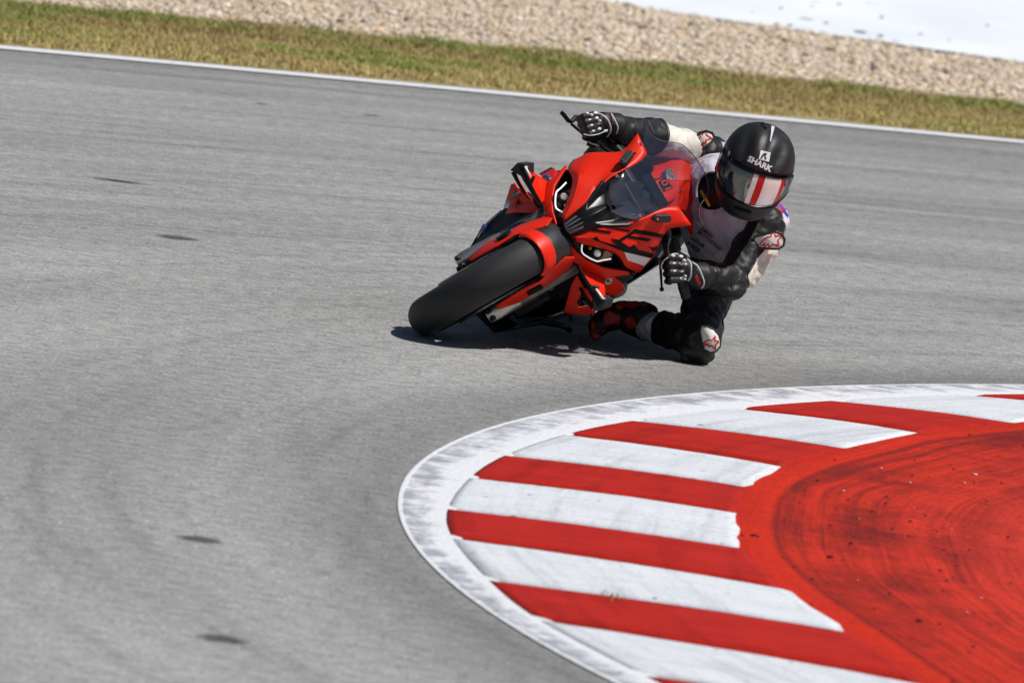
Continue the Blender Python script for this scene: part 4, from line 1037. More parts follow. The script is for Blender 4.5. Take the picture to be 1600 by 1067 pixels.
panel('badge', [(0.2152, -0.1260, 0.5160), (0.2139, -0.1260, 0.5384), (0.2042, -0.1136, 0.5392), (0.2038, -0.1136, 0.5236)], [[0, 1, 2, 3]], M['blue'], rf_, .003, ref=(0, -.6, .3), bevel=0)

# ---- engine, radiator, exhaust, frame
MB().box((0, -.20, .47), (.30, .05, .28), Euler((R(-14), 0, 0)).to_matrix()).build('radiator', M['engine'], bike, 30, .01)
MB().box((0, -.215, .24), (.26, .05, .14), Euler((R(14), 0, 0)).to_matrix()).build('oil_cooler', M['engine'], bike, 30, .01)
eng = MB(); eng.box((0, -.50, .30), (.24, .40, .32)).box((0, -.42, .52), (.24, .26, .20), Euler((R(-25), 0, 0)).to_matrix()).box((0, -.78, .30), (.22, .26, .22)).ball((-.12, -.50, .24), (.03, .09, .09)).ball((.12, -.55, .28), (.04, .09, .09))
eng.build('engine', M['engine'], bike, 30, .02)
for x_ in (-.09, -.03, .03, .09):
    MB().tube(catmull([(x_, -.30, .44), (x_, -.245, .34), (x_, -.25, .20), (x_ * .8, -.36, .11), (x_ * .5, -.60, .10)], 5), .019, 12).build('exhaust_header', M['grey_metal'], bike)
MB().tube([(.08, -.62, .10), (.14, -.85, .16), (.19, -1.10, .30), (.20, -1.22, .38)], [.045, .055, .058, .055], 16).build('silencer', M['grey_metal'], bike, 40)
for s in (1, -1):
    MB().tube(catmull([(s * .06, -.22, .66), (s * .13, -.42, .62), (s * .13, -.70, .50), (s * .12, -.92, .36)], 5), .034, 10, flat=.55).build('frame_spar', M['engine'], bike, 40)
    MB().tube(catmull([(s * .11, -.92, .33), (s * .13, -1.08, .27), (s * .12, -1.25, .25)], 5), .030, 10, flat=.6).build('swingarm_leg', M['black_plastic'], bike, 40)
    MB().tube([(s * .12, -.85, .25), (s * .14, -.84, .235)], .022, 10).build('peg_bracket', M['black_plastic'], bike)
    MB().tube([(s * .13, -.84, .23), (s * .205, -.84, .225)], [.010, .011], 10).build('footpeg', M['silver'], bike)
MB().tube([(0, -.95, .62), (0, -1.05, .40)], .03, 14).build('rear_shock', M['grey_metal'], bike)
MB().tube([(-.13, -.82, .21), (-.15, -.72, .19), (-.18, -.71, .19)], [.006, .005, .009], 8).build('gear_lever', M['silver'], bike)
MB().tube([(-0.1170, -0.6200, 0.0977), (-0.1336, -0.6200, 0.1319)], .0045, 8).build('drain_hose', M['grey_metal'], bike)
MB().tube([(-0.1336, -0.6200, 0.1319), (-0.1359, -0.6200, 0.1358)], .0055, 8).build('hose_clip', M['yellow'], bike)
MB().tube(catmull([(-0.1460, -0.6000, 0.1339), (-0.1755, -0.6600, 0.1603), (-0.1913, -0.7000, 0.1657), (-0.2102, -0.7000, 0.1723)], 4), [.010] * 12 + [.007], 8).build('side_stand', M['engine'], bike)

# ---- tank, seat, tail
tr = [[(0, -.40, .752), (0.0578, -0.4050, 0.7232), (0.0183, -0.4100, 0.7229), (-0.0185, -0.4200, 0.7176), (-0.0589, -0.4400, 0.7093)],
      [(0, -.44, .795), (0.0534, -0.4450, 0.7561), (0.0108, -0.4500, 0.7567), (-0.0284, -0.4600, 0.7472), (-0.0761, -0.4800, 0.7345)],
      [(0, -.52, .83), (0.0516, -0.5200, 0.7819), (0.0090, -0.5250, 0.7825), (-0.0321, -0.5350, 0.7719), (-0.0829, -0.5500, 0.7564)],
      [(0, -.62, .845), (-.06, -.62, .842), (-.11, -.63, .825), (-.15, -.64, .785), (-.17, -.65, .70)],
      [(0, -.78, .82), (-.05, -.78, .817), (-.09, -.78, .80), (-.115, -.78, .76), (-.13, -.78, .68)],
      [(0, -.86, .76), (-.04, -.86, .758), (-.07, -.86, .745), (-.09, -.86, .72), (-.10, -.86, .66)]]
P6 = []
for r_ in tr:
    base = [V(p) for p in r_]; base[0] = V((0, base[1].y, base[1].z + (base[1].z - base[2].z) * .3)) if base[1].y > -.55 else base[0]; P6 += [V(mx(p)) for p in base[:0:-1]] + base
W6 = 9
me = mesh_from(P6, [[i * W6 + k, (i + 1) * W6 + k, (i + 1) * W6 + k + 1, i * W6 + k + 1] for i in range(5) for k in range(W6 - 1)])
b2 = bmesh.new(); b2.from_mesh(me); bmesh.ops.recalc_face_normals(b2, faces=b2.faces)
if sum(f.normal.z for f in b2.faces) < 0: bmesh.ops.reverse_faces(b2, faces=b2.faces)
b2.to_mesh(me); b2.free()
tank = link('fuel_tank', me, M['red'], bike, 60); md = tank.modifiers.new('sub', 'SUBSURF'); md.levels = 2; md.render_levels = 2
md = tank.modifiers.new('solid', 'SOLIDIFY'); md.thickness = .004; md.offset = -1
cap_c = V((0.0200, -0.5450, 0.7956)); cap_n = V((0.03, .17, .98)).normalized()
MB().lathe(cap_c, cap_n, [(-.03, .046), (-.010, .046), (-.006, .042), (-.006, .034), (-.009, .033), (-.009, .02), (-.005, .018)], 36).build('filler_cap', M['silver'], tank, 40)
for k in range(6):
    a = k * math.pi / 3; u_ = cap_n.orthogonal().normalized(); w_ = cap_n.cross(u_)
    p = cap_c + (u_ * math.cos(a) + w_ * math.sin(a)) * .038
    MB().tube([p - cap_n * .012, p - cap_n * .003], .003, 8).build('cap_screw', M['bolt'], tank)
q4 = [(0.0521, -0.4400, 0.7648), (0.0440, -0.4700, 0.7924), (-0.0051, -0.4800, 0.7911), (-0.0050, -0.4450, 0.7589)]
poly_decal('number_plate_print', [q4], M['decal_black'], tank, tank, .0012, 5, direction=(0, .8, .6))
cq = (V(q4[0]) + V(q4[1]) + V(q4[2]) + V(q4[3])) / 4
ux_ = (V(q4[0]) - V(q4[3])).normalized()
text_decal('number_print', '001', cq, V(q4[3]) - V(q4[0]), V(q4[1]) - V(q4[0]), .044, M['red_print'], tank, tank, .0028, bold=.0006, normal=(0, .8, .6))
# dash and instruments behind the screen
dash = [(0, .030, .700), (-0.0147, -0.0020, 0.6854), (-0.0536, -0.0330, 0.7071), (-0.0883, -0.0578, 0.7385), (0, -.16, .69), (0.0189, -0.1260, 0.7206), (-0.0264, -0.1260, 0.7310), (-0.0561, -0.1384, 0.7469), (0, -.30, .765), (0.0412, -0.2900, 0.7435), (-0.0068, -0.3000, 0.7491), (-0.0504, -0.3100, 0.7472), (0, -.39, .752), (0.0549, -0.3950, 0.7247), (0.0124, -0.4000, 0.7252), (-0.0337, -0.4100, 0.7192)]
panel('dash_panel', dash, [[i + j, i + j + 1, i + j + 5, i + j + 4] for i in (0, 4, 8) for j in range(3)], M['black_plastic'], bike, .006, ref=(0, -.3, .4), both=True, bevel=.003, smooth=45)
MB().box((0, -.30, .772), (.12, .010, .05), Euler((R(60), 0, 0)).to_matrix()).build('instrument_display', M['black_gloss'], bike, 30, .006)
MB().tube([(-.10, -.30, .775), (-.115, -.295, .782)], .006, 10).build('dash_screw', M['bolt'], bike)

# ---- bars, grips, levers
for s in (1, -1):
    mir = s > 0; f_ = (lambda p: V(mx(p))) if mir else (lambda p: V(p))
    hb = empty('handlebar'); hb.parent = bike
    g0, g1 = V((-.125, -.33, .735)), V((-.325, -.415, .655)); d = (g1 - g0).normalized()
    MB().tube([f_(g0), f_(g0 + d * .10)], .012, 12).build('bar', M['black_plastic'], hb)
    MB().tube([f_(g0 + d * .09), f_(g1 - d * .02)], .0165, 14).build('grip', M['rubber'], hb)
    MB().tube([f_(g1 - d * .02), f_(g1 + d * .022)], [.0175, .0165], 14).build('bar_end', M['black_plastic'], hb, 30)
    MB().box(f_(g0 + d * .065), (.05, .045, .05), Euler((0, R(15 * s), 0)).to_matrix()).build('switch_block', M['black_plastic'], hb, 30, .008)
    lv = [g0 + d * .05 + V((0, .035, 0)), g0 + d * .08 + V((-.01, .075, -.006)), g0 + d * .15 + V((0, .085, -.012)), g0 + d * .245 + V((0, .07, -.02))]
    if s < 0:
        MB().tube([(-0.1960, -0.2800, 0.6816), (-0.2419, -0.2800, 0.6558), (-0.2866, -0.2800, 0.6321)], [.0055, .0045, .004], 10).build('clutch_lever', M['black_gloss'], hb)
        MB().ball((-0.2920, -0.2800, 0.6288), .0078, 8).build('lever_ball', M['black_gloss'], hb)
        MB().tube([(-0.1906, -0.2900, 0.6880), (-0.2002, -0.2700, 0.6733), (-0.2193, -0.2700, 0.6641)], [.011, .012, .010], 10).build('lever_bracket', M['black_plastic'], hb)
        MB().tube(catmull([(-0.1590, -0.3200, 0.7309), (-0.1889, -0.3000, 0.7088), (-0.2122, -0.3300, 0.7000)], 4), .0045, 8).build('clutch_cable', M['grey_metal'], hb)
    else:
        MB().tube([(0.3789, -0.2600, 0.6441), (0.3658, -0.2600, 0.6476), (0.3417, -0.2600, 0.6508), (0.3319, -0.2700, 0.6542)], [.0085, .010, .0095, .006], 10, flat=.7).build('lever_guard', M['black_gloss'], hb, 40)
        MB().tube([(0.3359, -0.2700, 0.6515), (0.3407, -0.2900, 0.6708), (0.3329, -0.3300, 0.6729)], [.007, .010, .012], 10).build('guard_bracket', M['black_plastic'], hb)
        MB().tube([f_(p) for p in lv], [.007, .006, .005, .005], 10).build('brake_lever', M['black_gloss'], hb)
        MB().tube([(0.2522, -0.3000, 0.6618), (0.2326, -0.3000, 0.6780)], [.013, .013], 14).build('fluid_reservoir', M['black_plastic'], hb)
        MB().tube(catmull([(0.2640, -0.2800, 0.6681), (0.2435, -0.2700, 0.6743), (0.2175, -0.2600, 0.6978)], 4), .003, 8).build('brake_hose', M['silver'], hb)
MB().box((0, -.33, .71), (.26, .05, .03)).build('top_clamp', M['black_plastic'], bike, 30, .008)

seat = MB(); seat.box((0, -.98, .70), (.24, .32, .05), Euler((R(-5), 0, 0)).to_matrix()); seat.build('seat', M['leather'], bike, 30, .018)
tl = [(-.10, -1.08, .70), (-.02, -1.34, .76), (-.09, -1.12, .62), (-.02, -1.33, .71), (0, -1.35, .77), (0, -1.08, .73), (0, -1.14, .60), (0, -1.33, .70)]
panel('tail_unit', tl, [[0, 1, 3, 2], [5, 4, 1, 0], [2, 3, 7, 6]], M['red'], bike, .004, ref=(0, -1.3, .78), both=True, bevel=.003)
MB().box((0, -1.345, .735), (.05, .02, .03)).build('tail_light', M['red_print'], bike, 30, .004)
rows = []
panel('rear_hugger', [(math.copysign(1, k - 1.5) * (.10 if k in (0, 3) else .075), -1.25 + math.sin(a) * (.33 if k in (1, 2) else .30), .25 + math.cos(a) * (.33 if k in (1, 2) else .30)) for a in (R(50), R(20), R(-10)) for k in range(4)],
      [[i * 4 + k, (i + 1) * 4 + k, (i + 1) * 4 + k + 1, i * 4 + k + 1] for i in range(2) for k in range(3)], M['black_plastic'], bike, .003, ref=(0, -1.25, .25), bevel=0)

# ================================================================== RIDER
rider = empty('person', (0.5308, 0.7841, 0.1762))
rider_inv = Matrix.Translation(-V(rider.location))
tag(rider, 'rider in black leathers, white vest and black helmet hanging off the motorcycle, knee down', 'person')
def attach(o, parent=rider):
    """The mesh is in world coordinates: keep it there under the rider."""
    o.parent = parent
    me = o.data
    if not me.get('moved'):
        me.transform(rider_inv); me['moved'] = 1
    return o

def capsule(bm, a, b, ra, rb, seg=20, squash=None):
    """tapered limb with round ends; squash = (axis, factor) flattens it along an axis"""
    a, b = V(a), V(b); d = b - a; L = d.length
    q = d.to_track_quat('Z', 'Y').to_matrix()
    prof = []
    for k in range(6): t = math.pi / 2 * k / 5; prof.append((-ra * math.cos(t), ra * math.sin(t)))
    for k in range(1, 5): t = k / 5; prof.append((L * t, ra + (rb - ra) * t))
    for k in range(6): t = math.pi / 2 * k / 5; prof.append((L + rb * math.sin(t), rb * math.cos(t)))
    rings = []
    for h, r_ in prof:
        ring = []
        for s in range(seg):
            t = 2 * math.pi * s / seg
            p = q @ V((math.cos(t) * max(r_, 1e-4), math.sin(t) * max(r_, 1e-4), h))
            if squash:
                ax, fct = V(squash[0]).normalized(), squash[1]
                rad = p - d.normalized() * p.dot(d.normalized()); p = p + ax * rad.dot(ax) * (fct - 1)
            ring.append(bm.verts.new(a + p))
        rings.append(ring)
    for i in range(len(rings) - 1):
        for s in range(seg): bm.faces.new((rings[i][s], rings[i][(s + 1) % seg], rings[i + 1][(s + 1) % seg], rings[i + 1][s]))
    bm.faces.new(rings[0][::-1]); bm.faces.new(rings[-1])

def ellipsoid(bm, c, ax, r_):
    """ax: three unit axes"""
    res = bmesh.ops.create_uvsphere(bm, u_segments=24, v_segments=14, radius=1)
    for v in res['verts']:
        p = v.co.copy(); v.co = V(c) + V(ax[0]) * p.x * r_[0] + V(ax[1]) * p.y * r_[1] + V(ax[2]) * p.z * r_[2]

def fuse(bm, voxel, smooth_it, factor=0.5):
    """Join overlapping volumes in one continuous skin."""
    bmesh.ops.recalc_face_normals(bm, faces=bm.faces)
    me = bpy.data.meshes.new('tmp'); bm.to_mesh(me); bm.free()
    o = bpy.data.objects.new('tmp', me); col.objects.link(o)
    m = o.modifiers.new('r', 'REMESH'); m.mode = 'VOXEL'; m.voxel_size = voxel
    m = o.modifiers.new('s', 'SMOOTH'); m.iterations = smooth_it; m.factor = factor
    dg = bpy.context.evaluated_depsgraph_get()
    out = bpy.data.meshes.new_from_object(o.evaluated_get(dg)); bpy.data.objects.remove(o)
    return out

def wrinkle(me, amp, scale, dirv=None, stretch=1.0, seed=0, mask=None):
    n = len(me.vertices); co = np.empty(n * 3, np.float32); no = np.empty(n * 3, np.float32)
    me.vertices.foreach_get('co', co); me.vertices.foreach_get('normal', no); co = co.reshape(-1, 3); no = no.reshape(-1, 3)
    out = co.copy()
    for i in range(n):
        p = V(co[i]) * scale
        if dirv is not None: p = p + V(dirv) * (p.dot(V(dirv)) * (stretch - 1))
        q = p + V((seed, seed * 2, 0))
        w = 1 - abs(noise.noise(q)) * 2.2 + 0.5 * noise.noise(q * 2.3)
        a = amp * (mask(V(co[i])) if mask else 1)
        out[i] = co[i] + no[i] * (w - .5) * a
    me.vertices.foreach_set('co', out.reshape(-1)); me.update()

# skeleton in world space
J = dict(head=(0.9713, 0.2200, 0.6695), neck=(0.9244, 0.4200, 0.5648), chest=(0.9161, 0.5200, 0.4795), belly=(0.9032, 0.7200, 0.4015), hips=(0.9100, 0.9500, 0.3688),
         r_sh=(0.8397, 0.6200, 0.6442), r_el=(0.6251, 0.4200, 0.7097), r_wr=(0.4938, 0.2200, 0.7325),
         l_sh=(1.0269, 0.3600, 0.4726), l_el=(0.9486, 0.2200, 0.2898), l_wr=(0.8343, 0.1000, 0.3085),
         l_hip=(0.9001, 0.7200, 0.2704), l_kn=(0.8757, 0.2200, 0.0822), l_an=(0.6390, 0.5000, 0.0789), r_hip=(0.8716, 0.7696, 0.5589), r_kn=(0.4719, 0.4680, 0.6065), r_an=(0.4171, 0.8999, 0.4690))
J = {k: V(p) for k, p in J.items()}
bm = bmesh.new()
up3 = (V(J['chest']) - V(J['hips'])).normalized(); side3 = (J['l_sh'] - J['r_sh']).normalized(); fr3 = up3.cross(side3).normalized(); side3 = fr3.cross(up3).normalized()
ellipsoid(bm, J['chest'] + up3 * .04, (side3, fr3, up3), (.200, .125, .17))
ellipsoid(bm, J['belly'], (side3, fr3, up3), (.165, .115, .20))
ellipsoid(bm, J['hips'], (side3, fr3, up3), (.150, .125, .15))
capsule(bm, J['chest'] + up3 * .10, J['neck'], .075, .062)
capsule(bm, J['r_sh'], J['chest'], .078, .10); capsule(bm, J['l_sh'], J['chest'], .074, .10)
ellipsoid(bm, J['neck'] + V((.04, .25, .03)), (side3, fr3, up3), (.09, .07, .13))      # aero hump behind the neck
capsule(bm, J['r_sh'], J['r_el'], .070, .058); capsule(bm, J['r_el'], J['r_wr'], .060, .040)
capsule(bm, J['l_sh'], J['l_el'], .064, .052); capsule(bm, J['l_el'], J['l_wr'], .056, .036)
capsule(bm, (1.0509, 0.3400, 0.3918), (0.9946, 0.2900, 0.3025), .040, .040)
ellipsoid(bm, (0.9335, 0.2000, 0.2596), (V((1, 0, 0)), V((0, 1, 0)), V((0, 0, 1))), (.065, .06, .035))
capsule(bm, J['hips'] + side3 * .06, J['l_hip'], .12, .095)
capsule(bm, J['l_hip'], (0.8717, 0.4000, 0.1497), .092, .073); capsule(bm, (0.8717, 0.4000, 0.1497), J['l_kn'], .073, .066)
capsule(bm, J['l_kn'], (0.7561, 0.3600, 0.0856), .066, .058); capsule(bm, (0.7561, 0.3600, 0.0856), J['l_an'], .058, .042)
capsule(bm, J['r_hip'], J['r_kn'], .085, .064); capsule(bm, J['r_kn'], J['r_an'], .062, .045)
me = fuse(bm, .0056, 8)
wr_mask = lambda p: 0.35 if (p - J['chest']).length < .2 else 1.0
wrinkle(me, .0060, 12, seed=3, mask=wr_mask)
wrinkle(me, .0030, 26, seed=14, mask=wr_mask)
suit = link('leather_suit', me, M['leather'], None, 0); me.polygons.foreach_set('use_smooth', [True] * len(me.polygons))
me.materials.append(M['leather_white']); me.materials.append(M['leather_grey'])
def seg_t(p, a, b):
    d = b - a; return (p - a).dot(d) / d.length_squared, (p - (a + d * max(0, min(1, (p - a).dot(d) / d.length_squared)))).length
mi = []
armn_r = (J['r_el'] - J['r_sh']).normalized(); camd = V(CAM_FWD)
l_out = V((.8, .1, -.55)).normalized()
for f in me.polygons:
    c = f.center; k = 0
    t, d = seg_t(c, J['r_sh'], J['r_el'])
    if d < .11 and .40 < t < .98: k = 1
    t, d = seg_t(c, J['l_sh'], J['l_el'])
    if d < .13 and .22 < t < .95 and (c - (J['l_sh'].lerp(J['l_el'], t))).normalized().dot(l_out) > .52 - .2 * (t - .3): k = 1
    t, d = seg_t(c, J['l_kn'], J['l_an'])
    if d < .09 and .56 < t < .78: k = 2
    if d < .09 and .53 < t <= .56: k = 2
    t, d = seg_t(c, J['r_kn'], J['r_an'])
    if d < .09 and .45 < t < .7: k = 2
    mi.append(k)
me.polygons.foreach_set('material_index', mi)
attach(suit)
def piping(name, me_, edges, mat, r_, parent, minlen=12, inv=True):
    """soft cord laid along open or colour borders of a garment"""
    adj = {}
    for a, b in edges: adj.setdefault(a, []).append(b); adj.setdefault(b, []).append(a)
    seen = set(); out = []
    for s0_ in adj:
        if s0_ in seen: continue
        path = [s0_]; seen.add(s0_)
        while True:
            nx = [q for q in adj[path[-1]] if q not in seen]
            if not nx: break
            path.append(nx[0]); seen.add(nx[0])
        if len(path) < minlen: continue
        P = [me_.vertices[k].co.copy() for k in path]; closed = path[0] in adj[path[-1]]; n = len(P)
        for _ in range(14):
            P = [(P[k - 1] + P[k] * 2 + P[(k + 1) % n]) / 4 if (closed or 0 < k < n - 1) else P[k] for k in range(n)]
        P = P[::2]
        if len(P) < 6: continue
        o = MB().tube(P, r_, 6, closed=closed).build(name, mat, None, 60); o.data['moved'] = 1; o.parent = parent; out.append(o)
    return out
_f = {}
for p_ in me.polygons:
    for e in p_.edge_keys: _f.setdefault(e, []).append(mi[p_.index])
la_c = (J['l_sh'].lerp(J['l_el'], .6)) - rider.location
be = [e for e, v in _f.items() if len(v) == 2 and v[0] != v[1] and 1 in v and (me.vertices[e[0]].co - la_c).length < .24]
piping('arm_piping', me, be, M['armour_edge'], .0036, suit)

from mathutils.bvhtree import BVHTree
suit_tree = BVHTree.FromPolygons([v.co.copy() for v in me.vertices], [list(p.vertices) for p in me.polygons])
def seam(name, a, b, t, mat, r_=.0035, tilt=0.0):
    """a raised seam running round a limb"""
    d = (b - a).normalized(); c = (a + (b - a) * t) - rider.location; u = d.orthogonal().normalized(); w = d.cross(u); ring = []
    for k in range(36):
        an = 2 * math.pi * k / 36; dr = u * math.cos(an) + w * math.sin(an)
        o_ = c + dr * .13; h = suit_tree.ray_cast(o_, -dr, .13)
        if h[0] is not None and (h[0] - c).length < .115: ring.append(h[0] + rider.location)
    if len(ring) > 10:
        n = len(ring); ring = [(ring[k - 1] + ring[k] * 2 + ring[(k + 1) % n]) / 4 for k in range(n)]
        o = MB().tube(ring, r_, 6, closed=True).build(name, mat, None, 60); attach(o, suit); return o
seam('sleeve_seam', J['r_sh'], J['r_el'], .40, M['armour_edge'], .005); seam('sleeve_seam', J['r_sh'], J['r_el'], .97, M['armour_edge'], .006)
seam('calf_seam', J['l_kn'], J['l_an'], .53, M['leather'], .004); seam('calf_seam', J['l_kn'], J['l_an'], .78, M['leather'], .005)
seam('forearm_seam', J['l_el'], J['l_wr'], .30, M['leather'], .0025); seam('forearm_seam', J['l_el'], J['l_wr'], .72, M['leather'], .003)
seam('forearm_seam', J['r_el'], J['r_wr'], .35, M['leather'], .0028); seam('forearm_seam', J['r_el'], J['r_wr'], .70, M['leather'], .0028)
seam('calf_seam', J['l_kn'], J['l_an'], .25, M['leather'], .003); seam('thigh_seam', J['l_hip'], J['l_kn'], .80, M['leather'], .003)
seam('thigh_seam', J['l_hip'], J['l_kn'], .62, M['leather'], .003)

def pad(name, outline, center, bulge, mat, parent=rider, rings=5, edge=None, thick=.006, toward=None):
    """A domed armour plate with a rim."""
    toward = V(toward or (-camd)); c = V(center); P = [V(p) for p in outline]; n = len(P); vs = []; fs = []
    for r_ in range(rings + 1):
        t = r_ / rings
        for p in P: vs.append(c.lerp(p, 1 - t) + toward * bulge * math.sin(t * math.pi / 2))
    for r_ in range(rings):
        for k in range(n): fs.append([r_ * n + k, r_ * n + (k + 1) % n, (r_ + 1) * n + (k + 1) % n, (r_ + 1) * n + k])
    base = len(vs)
    for p in P: vs.append(p - toward * thick * 3)
    for k in range(n): fs.append([k, base + k, base + (k + 1) % n, (k + 1) % n])
    m_ = mesh_from(vs, fs); b_ = bmesh.new(); b_.from_mesh(m_); bmesh.ops.remove_doubles(b_, verts=b_.verts, dist=1e-5); bmesh.ops.recalc_face_normals(b_, faces=b_.faces); b_.to_mesh(m_); b_.free()
    o = link(name, m_, mat, None, 60); attach(o, parent)
    if edge:
        e = MB().tube(P, edge, 8, closed=True).build('pad_rim', M['armour_edge'], None); attach(e, o)
    return o

def star(center, ux, uy, size, target, parent, rot=0.0, w=.0021, normal=None, pts=None):
    """outlined star with a swept tail, as on the suit armour"""
    if pts is None:
        pts = [(-1.0, -.50), (-.55, .02), (-.2, .28), (.12, .32), (.30, .78), (.42, .30), (1.0, .42), (.55, .02), (.62, -.52), (.18, -.22), (-.10, -.42), (-.12, -.16), (-.45, -.38), (-.35, -.12)]
    X = V(ux).normalized(); Y = V(uy); Y = (Y - X * Y.dot(X)).normalized(); c = V(center)
    cr_, sr_ = math.cos(rot), math.sin(rot)
    out = []
    for x_, y_ in pts: out.append((x_ * cr_ - y_ * sr_, x_ * sr_ + y_ * cr_))
    n = len(out); polys = []
    for i in range(n):
        a = V((*out[i], 0)); b = V((*out[(i + 1) % n], 0)); d = (b - a).normalized(); nn_ = V((-d.y, d.x, 0)) * (w / size); a2 = a - d * w / size * .8; b2 = b + d * w / size * .8
        polys.append([c + (X * q.x + Y * q.y) * size for q in (a2 - nn_, b2 - nn_, b2 + nn_, a2 + nn_)])
    vs, fs = [], []
    for poly in polys: fs.append([len(vs) + k for k in range(4)]); vs += poly
    m_ = mesh_from(vs, fs); b_ = bmesh.new(); b_.from_mesh(m_); bmesh.ops.subdivide_edges(b_, edges=b_.edges, cuts=2, use_grid_fill=True); b_.to_mesh(m_); b_.free()
    o = link('star_print', m_, M['red_print'], None, 0); attach(o, parent)
    lay_on(m_, target, .0015, normal); return o

IMX = V(CAM_RIGHT); IMY = V(CAM_UP)
# left shoulder armour
lp = [(1.0005, 0.2550, 0.4224), (1.0022, 0.2500, 0.4402), (1.0343, 0.2450, 0.4538), (1.0688, 0.2500, 0.4668), (1.0888, 0.2600, 0.4623), (1.1024, 0.2750, 0.4436), (1.1012, 0.2750, 0.4220), (1.0859, 0.2700, 0.4095), (1.0518, 0.2550, 0.4072), (1.0176, 0.2500, 0.4071)]
po = pad('shoulder_armour', lp, (1.0542, 0.2500, 0.4347), .012, M['armour'], edge=.0045)
star((1.0541, 0.2350, 0.4339), IMX, IMY, .048, po, po, rot=.10, normal=-camd)
# right shoulder armour
rp = [(0.7633, 0.5000, 0.6906), (0.7660, 0.5000, 0.7169), (0.7784, 0.5000, 0.7358), (0.8007, 0.5000, 0.7454), (0.8207, 0.5100, 0.7410), (0.8292, 0.5100, 0.7271), (0.8208, 0.5000, 0.7095), (0.7999, 0.4900, 0.6901), (0.7830, 0.4900, 0.6726)]
po = pad('shoulder_armour', rp, (0.7968, 0.5000, 0.7126), .012, M['armour'], edge=.0045)
star((0.7919, 0.4800, 0.7156), IMX, IMY, .038, po, po, rot=.9, normal=-camd)
# left knee armour
kp = [(0.8664, 0.1450, 0.1142), (0.8679, 0.1450, 0.1337), (0.8846, 0.1400, 0.1355), (0.9091, 0.1400, 0.1282), (0.9284, 0.1450, 0.1123), (0.9378, 0.1500, 0.0917), (0.9384, 0.1500, 0.0725), (0.9279, 0.1500, 0.0560), (0.9096, 0.1450, 0.0497), (0.8892, 0.1400, 0.0580), (0.8773, 0.1400, 0.0820)]
po = pad('knee_armour', kp, (0.9036, 0.1400, 0.0921), .014, M['armour'], edge=.003)
star((0.9046, 0.1200, 0.0836), IMX, IMY, .032, po, po, rot=-.22, normal=-camd)
# knee slider on the asphalt
bm = bmesh.new()
capsule(bm, (0.8340, 0.2000, 0.0141), (0.8960, 0.2200, 0.0143), .020, .017); capsule(bm, (0.8484, 0.2000, 0.0332), (0.9086, 0.2200, 0.0311), .026, .020)
ellipsoid(bm, (0.8641, 0.2100, 0.0430), (V((1, 0, 0)), V((0, 1, 0)), V((0, 0, 1))), (.062, .05, .034))
o = link('knee_slider', fuse(bm, .004, 3), M['black_plastic'], None, 50); attach(o)

# ---- vest (white cloth over the leathers)
bm = bmesh.new()
ellipsoid(bm, J['chest'] + up3 * .045, (side3, fr3, up3), (.212, .142, .182))
ellipsoid(bm, J['belly'] + up3 * .02, (side3, fr3, up3), (.180, .130, .17))
capsule(bm, J['chest'] + up3 * .10, J['neck'], .095, .07)
capsule(bm, J['l_sh'] + V((.008, .03, .012)), J['chest'] + up3 * .05, .076, .12); capsule(bm, J['r_sh'] + V((.03, 0, 0)), J['chest'] + up3 * .05, .074, .12)
ellipsoid(bm, J['neck'] + V((.04, .25, .03)), (side3, fr3, up3), (.10, .08, .14))
me = fuse(bm, .0075, 8)
wrinkle(me, .010, 9, dirv=side3, stretch=.45, seed=21)
wrinkle(me, .003, 26, seed=5)
vest = link('vest', me, M['cloth'], None, 0); me.polygons.foreach_set('use_smooth', [True] * len(me.polygons))
me.materials.append(M['blue']); me.materials.append(M['red_print']); me.materials.append(M['cloth'])
b_ = bmesh.new(); b_.from_mesh(me)
kill = []
for f in b_.faces:
    c = f.calc_center_median()
    dn = (c - J['neck'])
    below = (c - (J['belly'] - up3 * .05)).dot(up3) < 0
    nk = (c - V((0.8395, 0.3200, 0.5677))).length < .072
    la = (c - V((1.0637, 0.2800, 0.4312))).length < .098
    ra = (c - (J['r_sh'] + V((-.07, -.05, .02)))).length < .10
    if below or nk or la or ra: kill.append(f)
    s_ = (c - J['l_sh']).dot(up3)
    if .06 < s_ < .072 and c.x > J['l_sh'].x - .03: f.material_index = 1
    if .072 <= s_ < .10 and c.x > J['l_sh'].x - .01: f.material_index = 2
bmesh.ops.delete(b_, geom=kill, context='FACES')
b_.to_mesh(me); b_.free()
attach(vest)
_f = {}
for p_ in me.polygons:
    for e in p_.edge_keys: _f[e] = _f.get(e, 0) + 1
piping('vest_hem', me, [e for e, v in _f.items() if v == 1], M['cloth'], .0042, vest, 20)
md = vest.modifiers.new('solid', 'SOLIDIFY'); md.thickness = .003; md.offset = -1

def wlay(o, target, off=.0012, parent=None):
    attach(o, parent or target); lay_on(o.data, target, off, -camd); return o
def wtext(name, body, center, ux, uy, h, mat, target, off=.0012, parent=None, **kw):
    o = text_decal(name, body, center, ux, uy, h, mat, None, None, **kw); return wlay(o, target, off, parent)
def wpoly(name, polys, mat, target, off=.0012, cuts=3, parent=None):
    vs, fs = [], []
    for poly in polys:
        P = [V(p) for p in poly]; o_ = len(vs); vs += P
        for tri in tessellate_polygon([P]): fs.append([o_ + i for i in tri])
    m_ = mesh_from(vs, fs); b_ = bmesh.new(); b_.from_mesh(m_); bmesh.ops.subdivide_edges(b_, edges=b_.edges, cuts=cuts, use_grid_fill=True); b_.to_mesh(m_); b_.free()
    return wlay(link(name, m_, mat, None, 0), target, off, parent)

